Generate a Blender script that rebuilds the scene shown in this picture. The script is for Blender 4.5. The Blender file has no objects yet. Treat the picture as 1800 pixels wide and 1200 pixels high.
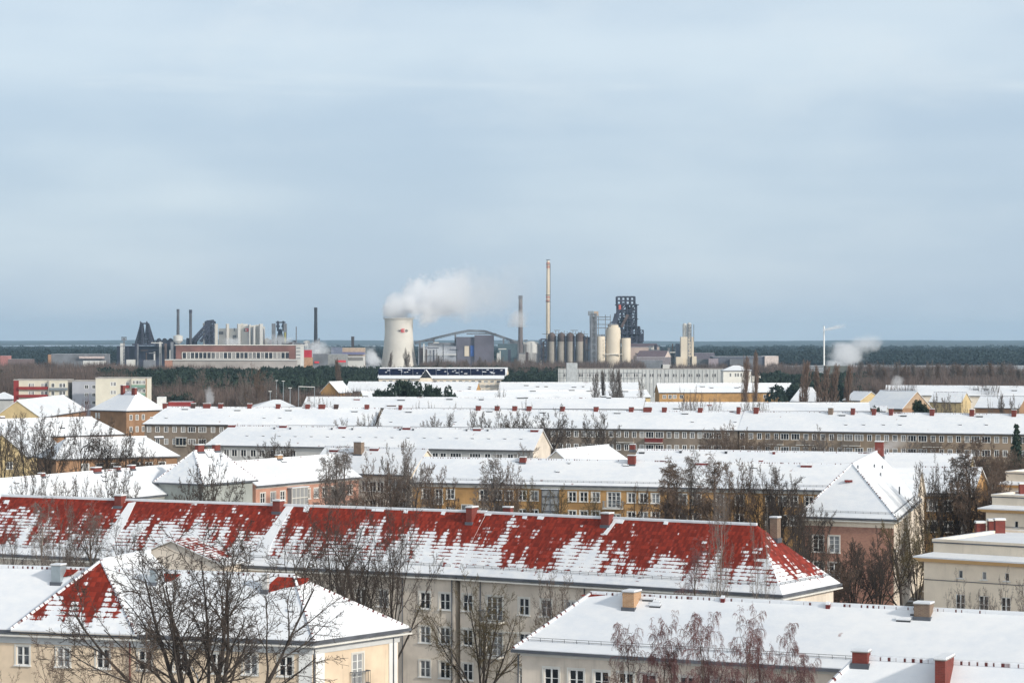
import bpy, math, random
import numpy as np
from mathutils import Vector, Matrix

S = bpy.context.scene
COL = S.collection
# ------------------------------------------------------------------ camera, sky, sun, exposure
F = 4300.0          # focal length in photo pixels (1800 px wide frame)
H = 33.0            # eye height above the ground, metres
cam = bpy.data.cameras.new('camera'); cam.lens = 36.0*F/1800.0; cam.sensor_width = 36.0
cam.clip_start = 1.0; cam.clip_end = 60000.0
camo = bpy.data.objects.new('camera', cam); COL.objects.link(camo)
camo.location = (0, 0, H); camo.rotation_euler = (math.radians(90), 0, 0)
S.camera = camo
S.view_settings.view_transform = 'Standard'; S.view_settings.look = 'None'
S.view_settings.gamma = 1.0; S.view_settings.exposure = 0.36
SUN_EL, SUN_AZ = math.radians(24), math.radians(128)      # azimuth clockwise from +Y (view direction)
sl = bpy.data.lights.new('sun', 'SUN'); sl.energy = 2.4; sl.angle = math.radians(3.0); sl.color = (1.0, 0.92, 0.80)
so = bpy.data.objects.new('sun', sl); COL.objects.link(so)
sdir = Vector((math.sin(SUN_AZ)*math.cos(SUN_EL), math.cos(SUN_AZ)*math.cos(SUN_EL), math.sin(SUN_EL)))
so.rotation_euler = sdir.to_track_quat('Z', 'Y').to_euler(); so.location = (200, -100, 200)
S.cycles.volume_bounces = 14; S.cycles.max_bounces = 16; S.cycles.diffuse_bounces = 3; S.cycles.glossy_bounces = 3
S.cycles.volume_step_rate = 1.0; S.cycles.volume_max_steps = 256


class X:
    """tiny expression wrapper for math nodes"""
    def __init__(s, nt, sock): s.nt, s.s = nt, sock
    def _m(s, op, *o, clamp=False):
        n = s.nt.nodes.new('ShaderNodeMath'); n.operation = op; n.use_clamp = clamp
        for i, a in enumerate((s,)+o):
            if isinstance(a, X): s.nt.links.new(a.s, n.inputs[i])
            else: n.inputs[i].default_value = a
        return X(s.nt, n.outputs[0])
    def __add__(s, o): return s._m('ADD', o)
    def __radd__(s, o): return s._m('ADD', o)
    def __sub__(s, o): return s._m('SUBTRACT', o)
    def __rsub__(s, o): return X.const(s.nt, o)._m('SUBTRACT', s)
    def __mul__(s, o): return s._m('MULTIPLY', o)
    def __rmul__(s, o): return s._m('MULTIPLY', o)
    def __neg__(s): return s._m('MULTIPLY', -1.0)
    def __truediv__(s, o): return s._m('DIVIDE', o)
    def floor(s): return s._m('FLOOR')
    def fract(s): return s._m('FRACT')
    def abs(s): return s._m('ABSOLUTE')
    def pow(s, o): return s._m('POWER', o)
    def sqrt(s): return s._m('SQRT')
    def gt(s, o): return s._m('GREATER_THAN', o)
    def max(s, o): return s._m('MAXIMUM', o)
    def min(s, o): return s._m('MINIMUM', o)
    def clamp(s): return s._m('ADD', 0.0, clamp=True)
    def ss(s, a, b):
        n = s.nt.nodes.new('ShaderNodeMapRange'); n.interpolation_type = 'SMOOTHSTEP'
        s.nt.links.new(s.s, n.inputs[0]); n.inputs[1].default_value = a; n.inputs[2].default_value = b
        return X(s.nt, n.outputs[0])
    @staticmethod
    def const(nt, v):
        n = nt.nodes.new('ShaderNodeValue'); n.outputs[0].default_value = v; return X(nt, n.outputs[0])


def xyz(nt, sock):
    n = nt.nodes.new('ShaderNodeSeparateXYZ'); nt.links.new(sock, n.inputs[0])
    return [X(nt, n.outputs[i]) for i in range(3)]


def comb(nt, a, b, c):
    n = nt.nodes.new('ShaderNodeCombineXYZ')
    for i, v in enumerate((a, b, c)):
        if isinstance(v, X): nt.links.new(v.s, n.inputs[i])
        else: n.inputs[i].default_value = v
    return n.outputs[0]


def noise(nt, vec, scale, detail=2.0, rough=0.5):
    n = nt.nodes.new('ShaderNodeTexNoise'); n.inputs['Scale'].default_value = scale
    n.inputs['Detail'].default_value = detail; n.inputs['Roughness'].default_value = rough
    if vec is not None: nt.links.new(vec, n.inputs['Vector'])
    return X(nt, n.outputs[0])


def white(nt, vec):
    n = nt.nodes.new('ShaderNodeTexWhiteNoise'); n.noise_dimensions = '3D'; nt.links.new(vec, n.inputs['Vector'])
    return X(nt, n.outputs[0])


def mix(nt, fac, a, b):
    n = nt.nodes.new('ShaderNodeMix'); n.data_type = 'RGBA'
    if isinstance(fac, X): nt.links.new(fac.s, n.inputs[0])
    else: n.inputs[0].default_value = fac
    for i, v in ((6, a), (7, b)):
        if isinstance(v, (tuple, list)): n.inputs[i].default_value = (v[0], v[1], v[2], 1)
        else: nt.links.new(v, n.inputs[i])
    return n.outputs[2]


w = bpy.data.worlds.new('World'); S.world = w; w.use_nodes = True
nt = w.node_tree; nt.nodes.clear()
out = nt.nodes.new('ShaderNodeOutputWorld'); bg = nt.nodes.new('ShaderNodeBackground')
nt.links.new(bg.outputs[0], out.inputs[0])
sky = nt.nodes.new('ShaderNodeTexSky'); sky.sky_type = 'NISHITA'; sky.sun_disc = False
sky.sun_elevation = SUN_EL; sky.sun_rotation = SUN_AZ
tc = nt.nodes.new('ShaderNodeTexCoord')
x, y, z = xyz(nt, tc.outputs['Generated'])
band = noise(nt, comb(nt, x*2.0, y*2.0, z*24.0), 1.0, 3.0, 0.5)
fine = noise(nt, comb(nt, x*9.0, y*9.0, z*30.0+3.0), 1.0, 4.0, 0.55)
soft = noise(nt, comb(nt, x*5.0+9.0, y*5.0, z*11.0), 1.0, 3.0, 0.5)
high = z.ss(0.082, 0.125)                                   # a lighter cloud deck begins above
f = band*0.50 + fine*0.26 + soft*0.55 + high*0.22 - 0.215
cl = mix(nt, f.ss(0.32, 0.80), (0.455, 0.575, 0.725), (0.68, 0.78, 0.87))
puffs = noise(nt, comb(nt, x*11.0+3.0, y*11.0, z*26.0), 1.0, 6.0, 0.6)
cl = mix(nt, puffs.ss(0.46, 0.72)*(0.16 + high*0.34), cl, (0.74, 0.81, 0.87))
streak = noise(nt, comb(nt, x*7.0, y*7.0, z*90.0), 1.0, 5.0, 0.6)*z.ss(0.088, 0.102)*(1.0 - z.ss(0.108, 0.130))
cl = mix(nt, streak.ss(0.46, 0.80)*0.55, cl, (0.72, 0.80, 0.87))
vm = nt.nodes.new('ShaderNodeVectorMath'); vm.operation = 'SCALE'
overhead = z.ss(0.16, 0.6)                                  # sky out of view: dimmed overhead, brightened on the sunward side to light walls
sunward = ((y*-1.0)*0.75 + x*0.45).ss(-0.2, 0.9)*z.ss(-0.02, 0.12)*(1.0 - z.ss(0.45, 0.9)*0.6)
cl = mix(nt, (overhead*0.6 + sunward*0.9).clamp(), cl, (0.66, 0.685, 0.70))
nt.links.new(cl, vm.inputs[0])
nt.links.new((6.75*(1.0 - overhead*0.45 + sunward*1.75)).s, vm.inputs['Scale'])
nt.links.new(mix(nt, 0.86, sky.outputs[0], vm.outputs[0]), bg.inputs[0])
bg.inputs[1].default_value = 0.12


# ------------------------------------------------------------------ materials
MATS = {}


def new_mat(name):
    m = bpy.data.materials.new(name); m.use_nodes = True
    return m, m.node_tree, m.node_tree.nodes['Principled BSDF']


def bump(nt, bs, h, strength, dist=0.05):
    b = nt.nodes.new('ShaderNodeBump'); b.inputs['Strength'].default_value = strength; b.inputs['Distance'].default_value = dist
    nt.links.new(h.s, b.inputs['Height']); nt.links.new(b.outputs[0], bs.inputs['Normal'])


def mat(name, col, rough=0.8, var=0.12, scale=0.6, metal=0.0, bmp=0.0, snow=0.0, streaks=0.0):
    """plain surface with tonal variation; streaks = dirt running down; snow = lying on upward faces"""
    key = name
    if key in MATS: return MATS[key]
    m, nt, bs = new_mat(name)
    tc = nt.nodes.new('ShaderNodeTexCoord'); o = tc.outputs['Object']
    n = noise(nt, o, scale, 5.0, 0.6)
    c0 = tuple(max(0, c*(1-var*1.6)) for c in col); c1 = tuple(min(1, c*(1+var)) for c in col)
    c = mix(nt, n.ss(0.3, 0.7), c0, c1)
    if streaks:
        a, b_, c_ = xyz(nt, o)
        s = noise(nt, comb(nt, a*2.2, b_*2.2, c_*0.18), 1.0, 4.0, 0.65)
        c = mix(nt, s.ss(0.52, 0.8)*streaks, c, tuple(v*0.55 for v in col))
    if snow:
        g = nt.nodes.new('ShaderNodeNewGeometry'); nz = xyz(nt, g.outputs['Normal'])[2]
        k = (nz + (noise(nt, o, 3.0, 3.0)-0.5)*0.5).ss(1.0-snow, 1.06-snow)
        c = mix(nt, k, c, (0.82, 0.85, 0.88))
    nt.links.new(c, bs.inputs['Base Color'])
    bs.inputs['Roughness'].default_value = rough; bs.inputs['Metallic'].default_value = metal
    if bmp: bump(nt, bs, noise(nt, o, 9.0, 4.0), bmp, 0.03)
    MATS[key] = m; return m


def snow_mat():
    m, nt, bs = new_mat('snow')
    tc = nt.nodes.new('ShaderNodeTexCoord'); o = tc.outputs['Object']
    a = noise(nt, o, 0.22, 5.0, 0.6); b = noise(nt, o, 2.0, 5.0, 0.65)
    c = mix(nt, (a*0.6+b*0.4).ss(0.3, 0.68), (0.68, 0.715, 0.765), (0.80, 0.81, 0.825))
    nt.links.new(c, bs.inputs['Base Color']); bs.inputs['Roughness'].default_value = 0.65
    bump(nt, bs, a*0.7+b*0.5, 0.30, 0.25)
    return m


def roof_snow(name, lo=0.80, thin=0.4, seed=0.0):
    """snow over clay tiles: courses faintly pressed through, a few scattered thawed tiles"""
    m, nt, bs = new_mat(name)
    uv = nt.nodes.new('ShaderNodeUVMap'); u, v, _ = xyz(nt, uv.outputs[0])
    u = u + seed
    big = noise(nt, comb(nt, u*0.08, v*0.16, seed), 1.0, 4.0, 0.6)
    med = noise(nt, comb(nt, u*0.9, v*1.2, seed+4), 1.0, 5.0, 0.65)
    course = (v/0.42).fract().ss(0.0, 0.22)
    c = mix(nt, (big*0.6+med*0.4).ss(0.3, 0.66), (0.66, 0.70, 0.755), (0.80, 0.81, 0.825))
    show = ((1.0-course)*med*big).ss(0.30, 0.42)
    c = mix(nt, show*thin, c, (0.36, 0.22, 0.21))
    rnd = white(nt, comb(nt, (u/0.33).floor(), (v/0.42).floor(), seed))
    patch = noise(nt, comb(nt, u*0.5, v*0.5, seed+8), 1.0, 3.0)
    c = mix(nt, (rnd*0.2+patch).ss(0.88, 0.92)*0.6, c, (0.20, 0.06, 0.05))
    nt.links.new(c, bs.inputs['Base Color']); bs.inputs['Roughness'].default_value = 0.65
    bump(nt, bs, big*2.0 + med*0.5 + course*0.08, 0.35, 0.12)
    return m


def tile_snow(name, base=0.0, vfull=1.6, vfade=6.5, seed=0.0, tile=(0.21, 0.43), red=(0.235, 0.027, 0.014)):
    """red pantiles with thawing snow left in vertical runs and along the courses"""
    m, nt, bs = new_mat(name)
    uv = nt.nodes.new('ShaderNodeUVMap'); u, v, _ = xyz(nt, uv.outputs[0])
    u = u + seed
    tu, tv = tile
    iu, iv = (u/tu).floor(), (v/tv).floor()
    fv = (v/tv).fract(); fu = (u/tu).fract(); cell = white(nt, comb(nt, iu, iv, seed))
    wob = noise(nt, comb(nt, u*2.1, v*2.6, seed+2), 1.0, 4.0, 0.65)
    edge = noise(nt, comb(nt, u*1.1, v*1.5, seed+2), 1.0, 4.0, 0.6)
    low = noise(nt, comb(nt, u*0.13, v*0.16, seed), 1.0, 3.0, 0.55)
    run = noise(nt, comb(nt, u*1.15 + v*0.05, v*0.16, seed+5), 1.0, 4.0, 0.62)           # drifts hanging down the slope
    dash = noise(nt, comb(nt, u*1.0, iv*5.37+seed, seed+9), 1.0, 3.0, 0.6)              # leftovers along one course
    grad = (1.0 - (v - vfull)/vfade).clamp()
    cov = low*0.85 + run*1.05 + dash*0.62 + cell*0.05 + wob*0.24 + grad*0.44 - 1.715 + base
    line = (1.0 - fv.ss(0.05, 0.36))*0.19 + fv.ss(0.84, 1.0)*0.12 - 0.06 + (fu-0.5).abs().ss(0.38, 0.5)*0.05
    k = (cov - line).ss(-0.03, 0.035)
    full = (vfull + (edge-0.5)*2.6 + (run-0.5)*4.2 - v - line*1.5).ss(-0.15, 0.15)
    k = k.max(full)
    thin = (cov - line + 0.10).ss(0.0, 0.14)*0.16                                          # damp rime around the drifts
    tn = noise(nt, comb(nt, iu, iv, seed), 3.7, 1.0)
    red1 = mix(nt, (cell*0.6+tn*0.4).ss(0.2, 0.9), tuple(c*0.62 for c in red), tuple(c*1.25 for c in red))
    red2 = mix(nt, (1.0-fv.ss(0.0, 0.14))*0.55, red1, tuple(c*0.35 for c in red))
    sn = mix(nt, edge.ss(0.3, 0.7), (0.68, 0.715, 0.765), (0.80, 0.81, 0.825))
    red3 = mix(nt, thin, red2, (.55, .5, .5))
    nt.links.new(mix(nt, k, red3, sn), bs.inputs['Base Color'])
    bs.inputs['Roughness'].default_value = 0.6
    bs.inputs['Specular IOR Level'].default_value = 0.25
    wave = (fu-0.5).abs()*-0.6 + fv*0.5
    bump(nt, bs, wave*(1.0-k) + k*1.1 + edge*0.25*k, 0.6, 0.05)
    return m


def brick_mat(name, c1, c2, mortar=(0.35, 0.33, 0.31), sc=1.0, snow=0.0):
    m, nt, bs = new_mat(name)
    uv = nt.nodes.new('ShaderNodeUVMap')
    b = nt.nodes.new('ShaderNodeTexBrick'); nt.links.new(uv.outputs[0], b.inputs['Vector'])
    b.inputs['Color1'].default_value = (*c1, 1); b.inputs['Color2'].default_value = (*c2, 1); b.inputs['Mortar'].default_value = (*mortar, 1)
    b.inputs['Scale'].default_value = sc; b.inputs['Brick Width'].default_value = 0.25; b.inputs['Row Height'].default_value = 0.083
    b.inputs['Mortar Size'].default_value = 0.008
    tc = nt.nodes.new('ShaderNodeTexCoord'); n = noise(nt, tc.outputs['Object'], 1.3, 4.0)
    nt.links.new(mix(nt, n.ss(0.45, 0.8)*0.45, b.outputs[0], tuple(v*0.5 for v in c1)), bs.inputs['Base Color'])
    bs.inputs['Roughness'].default_value = 0.85
    MATS[name] = m; return m


def glass_mat(name, dark=(0.012, 0.016, 0.022), curtain=(0.30, 0.31, 0.32), amt=0.35):
    m, nt, bs = new_mat(name)
    oi = nt.nodes.new('ShaderNodeObjectInfo'); r = X(nt, oi.outputs['Random'])
    tc = nt.nodes.new('ShaderNodeTexCoord'); n = noise(nt, tc.outputs['Object'], 1.7, 2.0)
    nt.links.new(mix(nt, (r*0.7+n*0.5 + (amt-1.0)).ss(-0.05, 0.35), dark, curtain), bs.inputs['Base Color'])
    bs.inputs['Roughness'].default_value = 0.08; bs.inputs['IOR'].default_value = 1.5
    return m


def ridge_mat():
    m, nt, bs = new_mat('half_snowed_ridge_tiles')
    uv = nt.nodes.new('ShaderNodeUVMap'); u, v, _ = xyz(nt, uv.outputs[0])
    cellw = 0.40; fu = (v/cellw).fract(); cell = white(nt, comb(nt, (v/cellw).floor(), 1.0, 0.0))
    n = noise(nt, comb(nt, v*0.12, 0.3, 0.0), 1.0, 3.0, .6)
    k = (n*2.6 + cell*0.7 - 1.05 - (1.0-fu.ss(0.0, 0.5))*0.45).ss(0.0, 0.2)
    nt.links.new(mix(nt, k, (0.10, 0.018, 0.018), (.80, .82, .85)), bs.inputs['Base Color']); bs.inputs['Roughness'].default_value = .8
    return m


SNOW = snow_mat(); RIDGEM = ridge_mat()
RS = [roof_snow('roof_snow_%s' % c, seed=i*13.7, thin=t) for i, (c, t) in enumerate((('a', 0.35), ('b', 0.2), ('c', 0.5)))]
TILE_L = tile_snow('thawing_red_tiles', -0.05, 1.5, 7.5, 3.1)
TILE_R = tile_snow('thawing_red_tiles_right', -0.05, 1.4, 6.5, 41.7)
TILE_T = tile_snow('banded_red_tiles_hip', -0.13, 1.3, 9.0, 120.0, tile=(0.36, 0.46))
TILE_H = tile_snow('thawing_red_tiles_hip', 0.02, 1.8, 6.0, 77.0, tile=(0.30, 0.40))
BARE = tile_snow('bare_red_tiles', -0.75, -9.0, 2.0, 15.0)
THIN = tile_snow('pinkish_tiles_under_snow', 0.40, 0.6, 9.0, 31.0, tile=(0.3, 0.5))
WHITE = mat('white_paint', (0.78, 0.78, 0.76), 0.5, 0.05)
DARK = mat('dark_metal', (0.045, 0.05, 0.06), 0.6, 0.2)
GUT = mat('gutter_zinc', (0.10, 0.11, 0.13), 0.55, 0.2)
ZINC = mat('grey_zinc', (0.33, 0.38, 0.41), 0.4, 0.12, metal=0.3)
CREAM = mat('cream_plaster', (0.72, 0.58, 0.43), 0.9, 0.10, 0.35, bmp=0.1, streaks=0.45)
CREAM2 = mat('pale_beige_plaster', (0.68, 0.60, 0.51), 0.9, 0.12, 0.35, bmp=0.1, streaks=0.55)
CREAM3 = mat('light_cream_plaster', (0.78, 0.68, 0.55), 0.9, 0.08, 0.3, bmp=0.1, streaks=0.3)
WARM = mat('apricot_plaster', (0.72, 0.46, 0.22), 0.9, 0.06, 0.35)
OCHRE = mat('ochre_plaster', (0.43, 0.25, 0.10), 0.9, 0.16, 0.4, bmp=0.1, streaks=0.45)
OCHRE2 = mat('yellow_plaster', (0.53, 0.41, 0.22), 0.9, 0.1, 0.4, streaks=0.3)
PINK = mat('salmon_plaster', (0.50, 0.27, 0.20), 0.9, 0.08, 0.4, bmp=0.1, streaks=0.25)
GREYP = mat('grey_green_plaster', (0.33, 0.35, 0.33), 0.9, 0.08, 0.4, streaks=0.3)
LGREY = mat('light_grey_plaster', (0.50, 0.50, 0.49), 0.9, 0.08, 0.4, streaks=0.3)
TAUPE = mat('weathered_grey_brown_plaster', (0.235, 0.19, 0.15), 0.95, 0.22, 0.12, bmp=0.15, streaks=0.7)
BROWN = mat('brown_plaster', (0.30, 0.175, 0.10), 0.95, 0.15, 0.3, streaks=0.5)
TRIM = mat('pale_trim', (0.66, 0.64, 0.59), 0.8, 0.06)
CORN = mat('grey_white_cornice', (0.56, 0.57, 0.57), 0.8, 0.05)
BRICKW = brick_mat('red_brick_wall', (0.36, 0.17, 0.12), (0.46, 0.23, 0.16), mortar=(.30,.22,.18))
CH_RED = brick_mat('red_brick_chimney', (0.21, 0.035, 0.025), (0.15, 0.028, 0.02), (0.17, 0.07, 0.06))
CH_TAN = brick_mat('tan_brick_chimney', (0.46, 0.24, 0.10), (0.36, 0.18, 0.08), (0.55, 0.5, 0.42))
CH_BRN = brick_mat('brown_brick_chimney', (0.22, 0.15, 0.10), (0.16, 0.10, 0.07), (0.3, 0.26, 0.22))
CH_DK = mat('sooty_chimney', (0.075, 0.045, 0.04), 0.9, 0.2)
REDT = mat('dark_red_ridge_tile', (0.17, 0.022, 0.02), 0.7, 0.25, 4.0, snow=0.05)
GLASS = glass_mat('window_glass', amt=0.45)
GLASSF = glass_mat('far_window_glass', (0.02, 0.022, 0.03), (0.28, 0.27, 0.26), 0.42)


# ------------------------------------------------------------------ mesh builder
ORG = {}     # world origin of each top-level thing and its parts


class MB:
    def __init__(s): s.v, s.f, s.m, s.uv, s.mats = [], [], [], [], []
    def mi(s, m):
        if m not in s.mats: s.mats.append(m)
        return s.mats.index(m)
    def face(s, pts, m, uv=None):
        n = len(s.v); s.v += [tuple(p) for p in pts]; s.f.append(tuple(range(n, n+len(pts)))); s.m.append(s.mi(m))
        if uv is None:
            p0, p1 = Vector(pts[0]), Vector(pts[1])
            e = (p1-p0); e = e.normalized() if e.length > 1e-6 else Vector((1, 0, 0))
            nn = Vector((0, 0, 0))
            for i in range(1, len(pts)-1): nn += (Vector(pts[i])-p0).cross(Vector(pts[i+1])-p0)
            g = nn.normalized().cross(e) if nn.length > 1e-9 else Vector((0, 0, 1))
            uv = [((Vector(p)-p0).dot(e), (Vector(p)-p0).dot(g)) for p in pts]
        s.uv += uv
    def hexa(s, b, t, m, top=None):
        """b, t: four bottom and four top points, counter-clockwise from above"""
        for i in range(4):
            j = (i+1) % 4; s.face((b[i], b[j], t[j], t[i]), m)
        s.face(t, top or m); s.face(b[::-1], m)
    def box(s, c, d, m, rz=0.0, top=None):
        """c: centre of the base; d: size; rz: turn"""
        cx, cy, cz = c; w, l, h = d[0]/2, d[1]/2, d[2]
        ca, sa = math.cos(rz), math.sin(rz)
        q = [(cx+a*ca-b*sa, cy+a*sa+b*ca) for a, b in ((-w, -l), (w, -l), (w, l), (-w, l))]
        s.hexa([(p[0], p[1], cz) for p in q], [(p[0], p[1], cz+h) for p in q], m, top)
    def beam(s, p, q, r, m, r2=None):
        p, q = Vector(p), Vector(q); d = (q-p).normalized()
        a = d.cross(Vector((0, 0, 1))); a = a.normalized() if a.length > 0.05 else Vector((1, 0, 0))
        b = d.cross(a).normalized(); r2 = r if r2 is None else r2
        k = ((-1, -1), (1, -1), (1, 1), (-1, 1))
        P_ = [p+a*i*r+b*j*r for i, j in k]; Q_ = [q+a*i*r2+b*j*r2 for i, j in k]
        for i in range(4):
            j = (i+1) % 4; Lb = (q-p).length; s.face((P_[i], P_[j], Q_[j], Q_[i]), m, [(0, 0), (2*r, 0), (2*r, Lb), (0, Lb)])
        s.face(P_[::-1], m); s.face(Q_, m)
    def lathe(s, c, prof, m, n=24, cap=True, topm=None):
        """prof: (radius, z) from the bottom up"""
        cx, cy = c[0], c[1]; rings = []
        for r, zz in prof:
            rings.append([(cx+r*math.cos(2*math.pi*i/n), cy+r*math.sin(2*math.pi*i/n), zz) for i in range(n)])
        for a, b in zip(rings, rings[1:]):
            for i in range(n):
                j = (i+1) % n; s.face((a[i], a[j], b[j], b[i]), m)
        if cap: s.face(rings[-1], topm or m)
    def build(s, name, parent=None, loc=None, smooth=False):
        o_ = Vector(loc) if loc is not None else (ORG[parent.name] if parent else Vector((0, 0, 0)))
        me = bpy.data.meshes.new(name)
        me.from_pydata([(v[0]-o_.x, v[1]-o_.y, v[2]-o_.z) for v in s.v], [], s.f)
        for m in s.mats: me.materials.append(m)
        me.polygons.foreach_set('material_index', s.m)
        ul = me.uv_layers.new(name='UVMap'); ul.data.foreach_set('uv', [c for t in s.uv for c in t])
        if smooth:
            import bmesh
            bm = bmesh.new(); bm.from_mesh(me); bmesh.ops.remove_doubles(bm, verts=bm.verts, dist=1e-4)
            bm.to_mesh(me); bm.free()
            me.shade_smooth(); me.set_sharp_from_angle(angle=math.radians(35))
        me.update()
        ob = bpy.data.objects.new(name, me); COL.objects.link(ob)
        if parent: ob.parent = parent
        else: ob.location = o_
        ORG[ob.name] = o_
        return ob


LABELS = {}


def tag(o, label, cat=None, group=None, kind=None):
    if label: o['label'] = label; LABELS.setdefault(label, []).append(o.name)
    if cat: o['category'] = cat
    if group: o['group'] = group
    if kind: o['kind'] = kind
    return o


def thing(name, label, cat, loc, group=None):
    o = bpy.data.objects.new(name, None); COL.objects.link(o); o.location = loc
    o.empty_display_size = 0.5
    ORG[o.name] = Vector(loc)
    return tag(o, label, cat, group)


def P(px, py, z):
    """the point at height z seen at this place of the photograph"""
    D = F*(H-z)/(py-600.0); return Vector(((px-900.0)/F*D, D, z))
def PX(px, D): return (px-900.0)/F*D
def PZ(py, D): return H-(py-600.0)*D/F
def proj(p): return (900+p[0]/p[1]*F, 600+(H-p[2])/p[1]*F)
def V2(p): return Vector((p[0], p[1]))


# ------------------------------------------------------------------ windows
WIN = {}


def win_proto(kind, w, h):
    key = (kind, round(w, 2), round(h, 2))
    if key in WIN: return WIN[key]
    def bx(mb, x0, x1, y0, y1, z0, z1, m):
        mb.hexa([(x0, y0, z0), (x1, y0, z0), (x1, y1, z0), (x0, y1, z0)], [(x0, y0, z1), (x1, y0, z1), (x1, y1, z1), (x0, y1, z1)], m)
    fr = MB(); W2 = w/2
    if kind == 'far':
        t = 0.11
        bx(fr, -W2-.05, -W2+t, -.03, .06, 0, h, WHITE); bx(fr, W2-t, W2+.05, -.03, .06, 0, h, WHITE)
        bx(fr, -W2+t, W2-t, .02, .08, h-t, h, WHITE); bx(fr, -W2+t, W2-t, .02, .08, 0, t, WHITE)
        n = max(2, round(w/0.62))
        for i in range(1, n):
            xx = -W2+w*i/n; bx(fr, xx-.045, xx+.045, .02, .08, t, h-t, WHITE)
        bx(fr, -W2+.01, W2-.01, .085, .10, .01, h-.01, GLASSF)
        res = (fr, None)
    else:
        s = 0.14
        if kind != 'bare':
            bx(fr, -W2-s, -W2, -.035, .005, -.02, h+s, TRIM); bx(fr, W2, W2+s, -.035, .005, -.02, h+s, TRIM)
            bx(fr, -W2, W2, -.03, .005, h, h+s-.004, TRIM)
        bx(fr, -W2-s-.04, W2+s+.04, -.13, .01, -.09, -.022, TRIM)
        bx(fr, -W2-s-.03, W2+s+.03, -.12, -.01, -.022, .012, SNOW)
        t = 0.075 if w > .6 else .045
        bx(fr, -W2, -W2+t, .06, .13, .0, h, WHITE); bx(fr, W2-t, W2, .06, .13, .0, h, WHITE)
        bx(fr, -W2+t, W2-t, .06, .13, h-t, h, WHITE); bx(fr, -W2+t, W2-t, .06, .13, 0, t, WHITE)
        n = max(2, round(w/0.6)) if w > .6 else 1
        for i in range(1, n):
            xx = -W2+w*i/n; bx(fr, xx-.055, xx+.055, .05, .13, t, h-t, WHITE)
        nb = (1 if h < 1.7 else 3) if w > .6 else 0
        for i in range(nb):
            zz = h*(i+1)/(nb+1) if nb > 1 else h*0.52
            bx(fr, -W2+t, W2-t, .065, .125, zz-.022, zz+.022, WHITE)
        pn = MB(); bx(pn, -W2+.02, W2-.02, .135, .15, .02, h-.02, GLASS)
        res = (fr, pn)
    def mk(mb, nm):
        o = mb.build(nm); COL.objects.unlink(o); me = o.data; bpy.data.objects.remove(o); return me
    WIN[key] = (mk(res[0], 'window'), mk(res[1], 'pane') if res[1] else None)
    return WIN[key]


def put_window(root, p, ang, kind, w, h):
    fm, pm = win_proto(kind, w, h)
    o = bpy.data.objects.new('window', fm); COL.objects.link(o); o.parent = root
    o.location = Vector(p)-ORG[root.name]; o.rotation_euler = (0, 0, ang)
    if pm:
        q = bpy.data.objects.new('pane', pm); COL.objects.link(q); q.parent = o
    return o


def wallgrid(mb, p, q, z0, z1, ops, m, depth=0.14):
    """vertical wall from p to q (outside on the right hand) with real openings (u0,u1,za,zb)"""
    p, q = V2(p), V2(q); L = (q-p).length; d = (q-p)/L; n = Vector((-d.y, d.x))   # inward
    ops = [o for o in ops if o[0] > 0.05 and o[1] < L-0.05 and o[3] < z1-0.02 and o[2] > z0+0.02]
    us = sorted({0.0, L, *[round(a, 4) for o in ops for a in o[:2]]}); zs = sorted({z0, z1, *[round(a, 4) for o in ops for a in o[2:4]]})
    def pt(u, z_, k=0.0): return (p.x+d.x*u+n.x*k, p.y+d.y*u+n.y*k, z_)
    for zi in range(len(zs)-1):
        za, zb = zs[zi], zs[zi+1]; zc = (za+zb)/2; run = None
        for i in range(len(us)-1):
            uc = (us[i]+us[i+1])/2
            hole = any(o[0] < uc < o[1] and o[2] < zc < o[3] for o in ops)
            if hole:
                if run is not None: mb.face((pt(run, za), pt(us[i], za), pt(us[i], zb), pt(run, zb)), m, [(run, za), (us[i], za), (us[i], zb), (run, zb)]); run = None
            elif run is None: run = us[i]
        if run is not None: mb.face((pt(run, za), pt(L, za), pt(L, zb), pt(run, zb)), m, [(run, za), (L, za), (L, zb), (run, zb)])
    for a, b, c, e, *_ in ops:
        mb.face((pt(a, c), pt(a, e), pt(a, e, depth), pt(a, c, depth)), m)
        mb.face((pt(b, e), pt(b, c), pt(b, c, depth), pt(b, e, depth)), m)
        mb.face((pt(a, e), pt(b, e), pt(b, e, depth), pt(a, e, depth)), m)
        mb.face((pt(b, c), pt(a, c), pt(a, c, depth), pt(b, c, depth)), m)
    return ops


def isect(p, d, q, e):
    den = d.x*e.y-d.y*e.x; t = ((q.x-p.x)*e.y-(q.y-p.y)*e.x)/den; return p+d*t


def inset_quad(Q, ins):
    n = len(Q); L = []
    for i in range(n):
        a, b = Q[i], Q[(i+1) % n]; d = (b-a).normalized(); L.append((a+Vector((-d.y, d.x))*ins[i], d))
    return [isect(L[i-1][0], L[i-1][1], L[i][0], L[i][1]) for i in range(n)]


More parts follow.
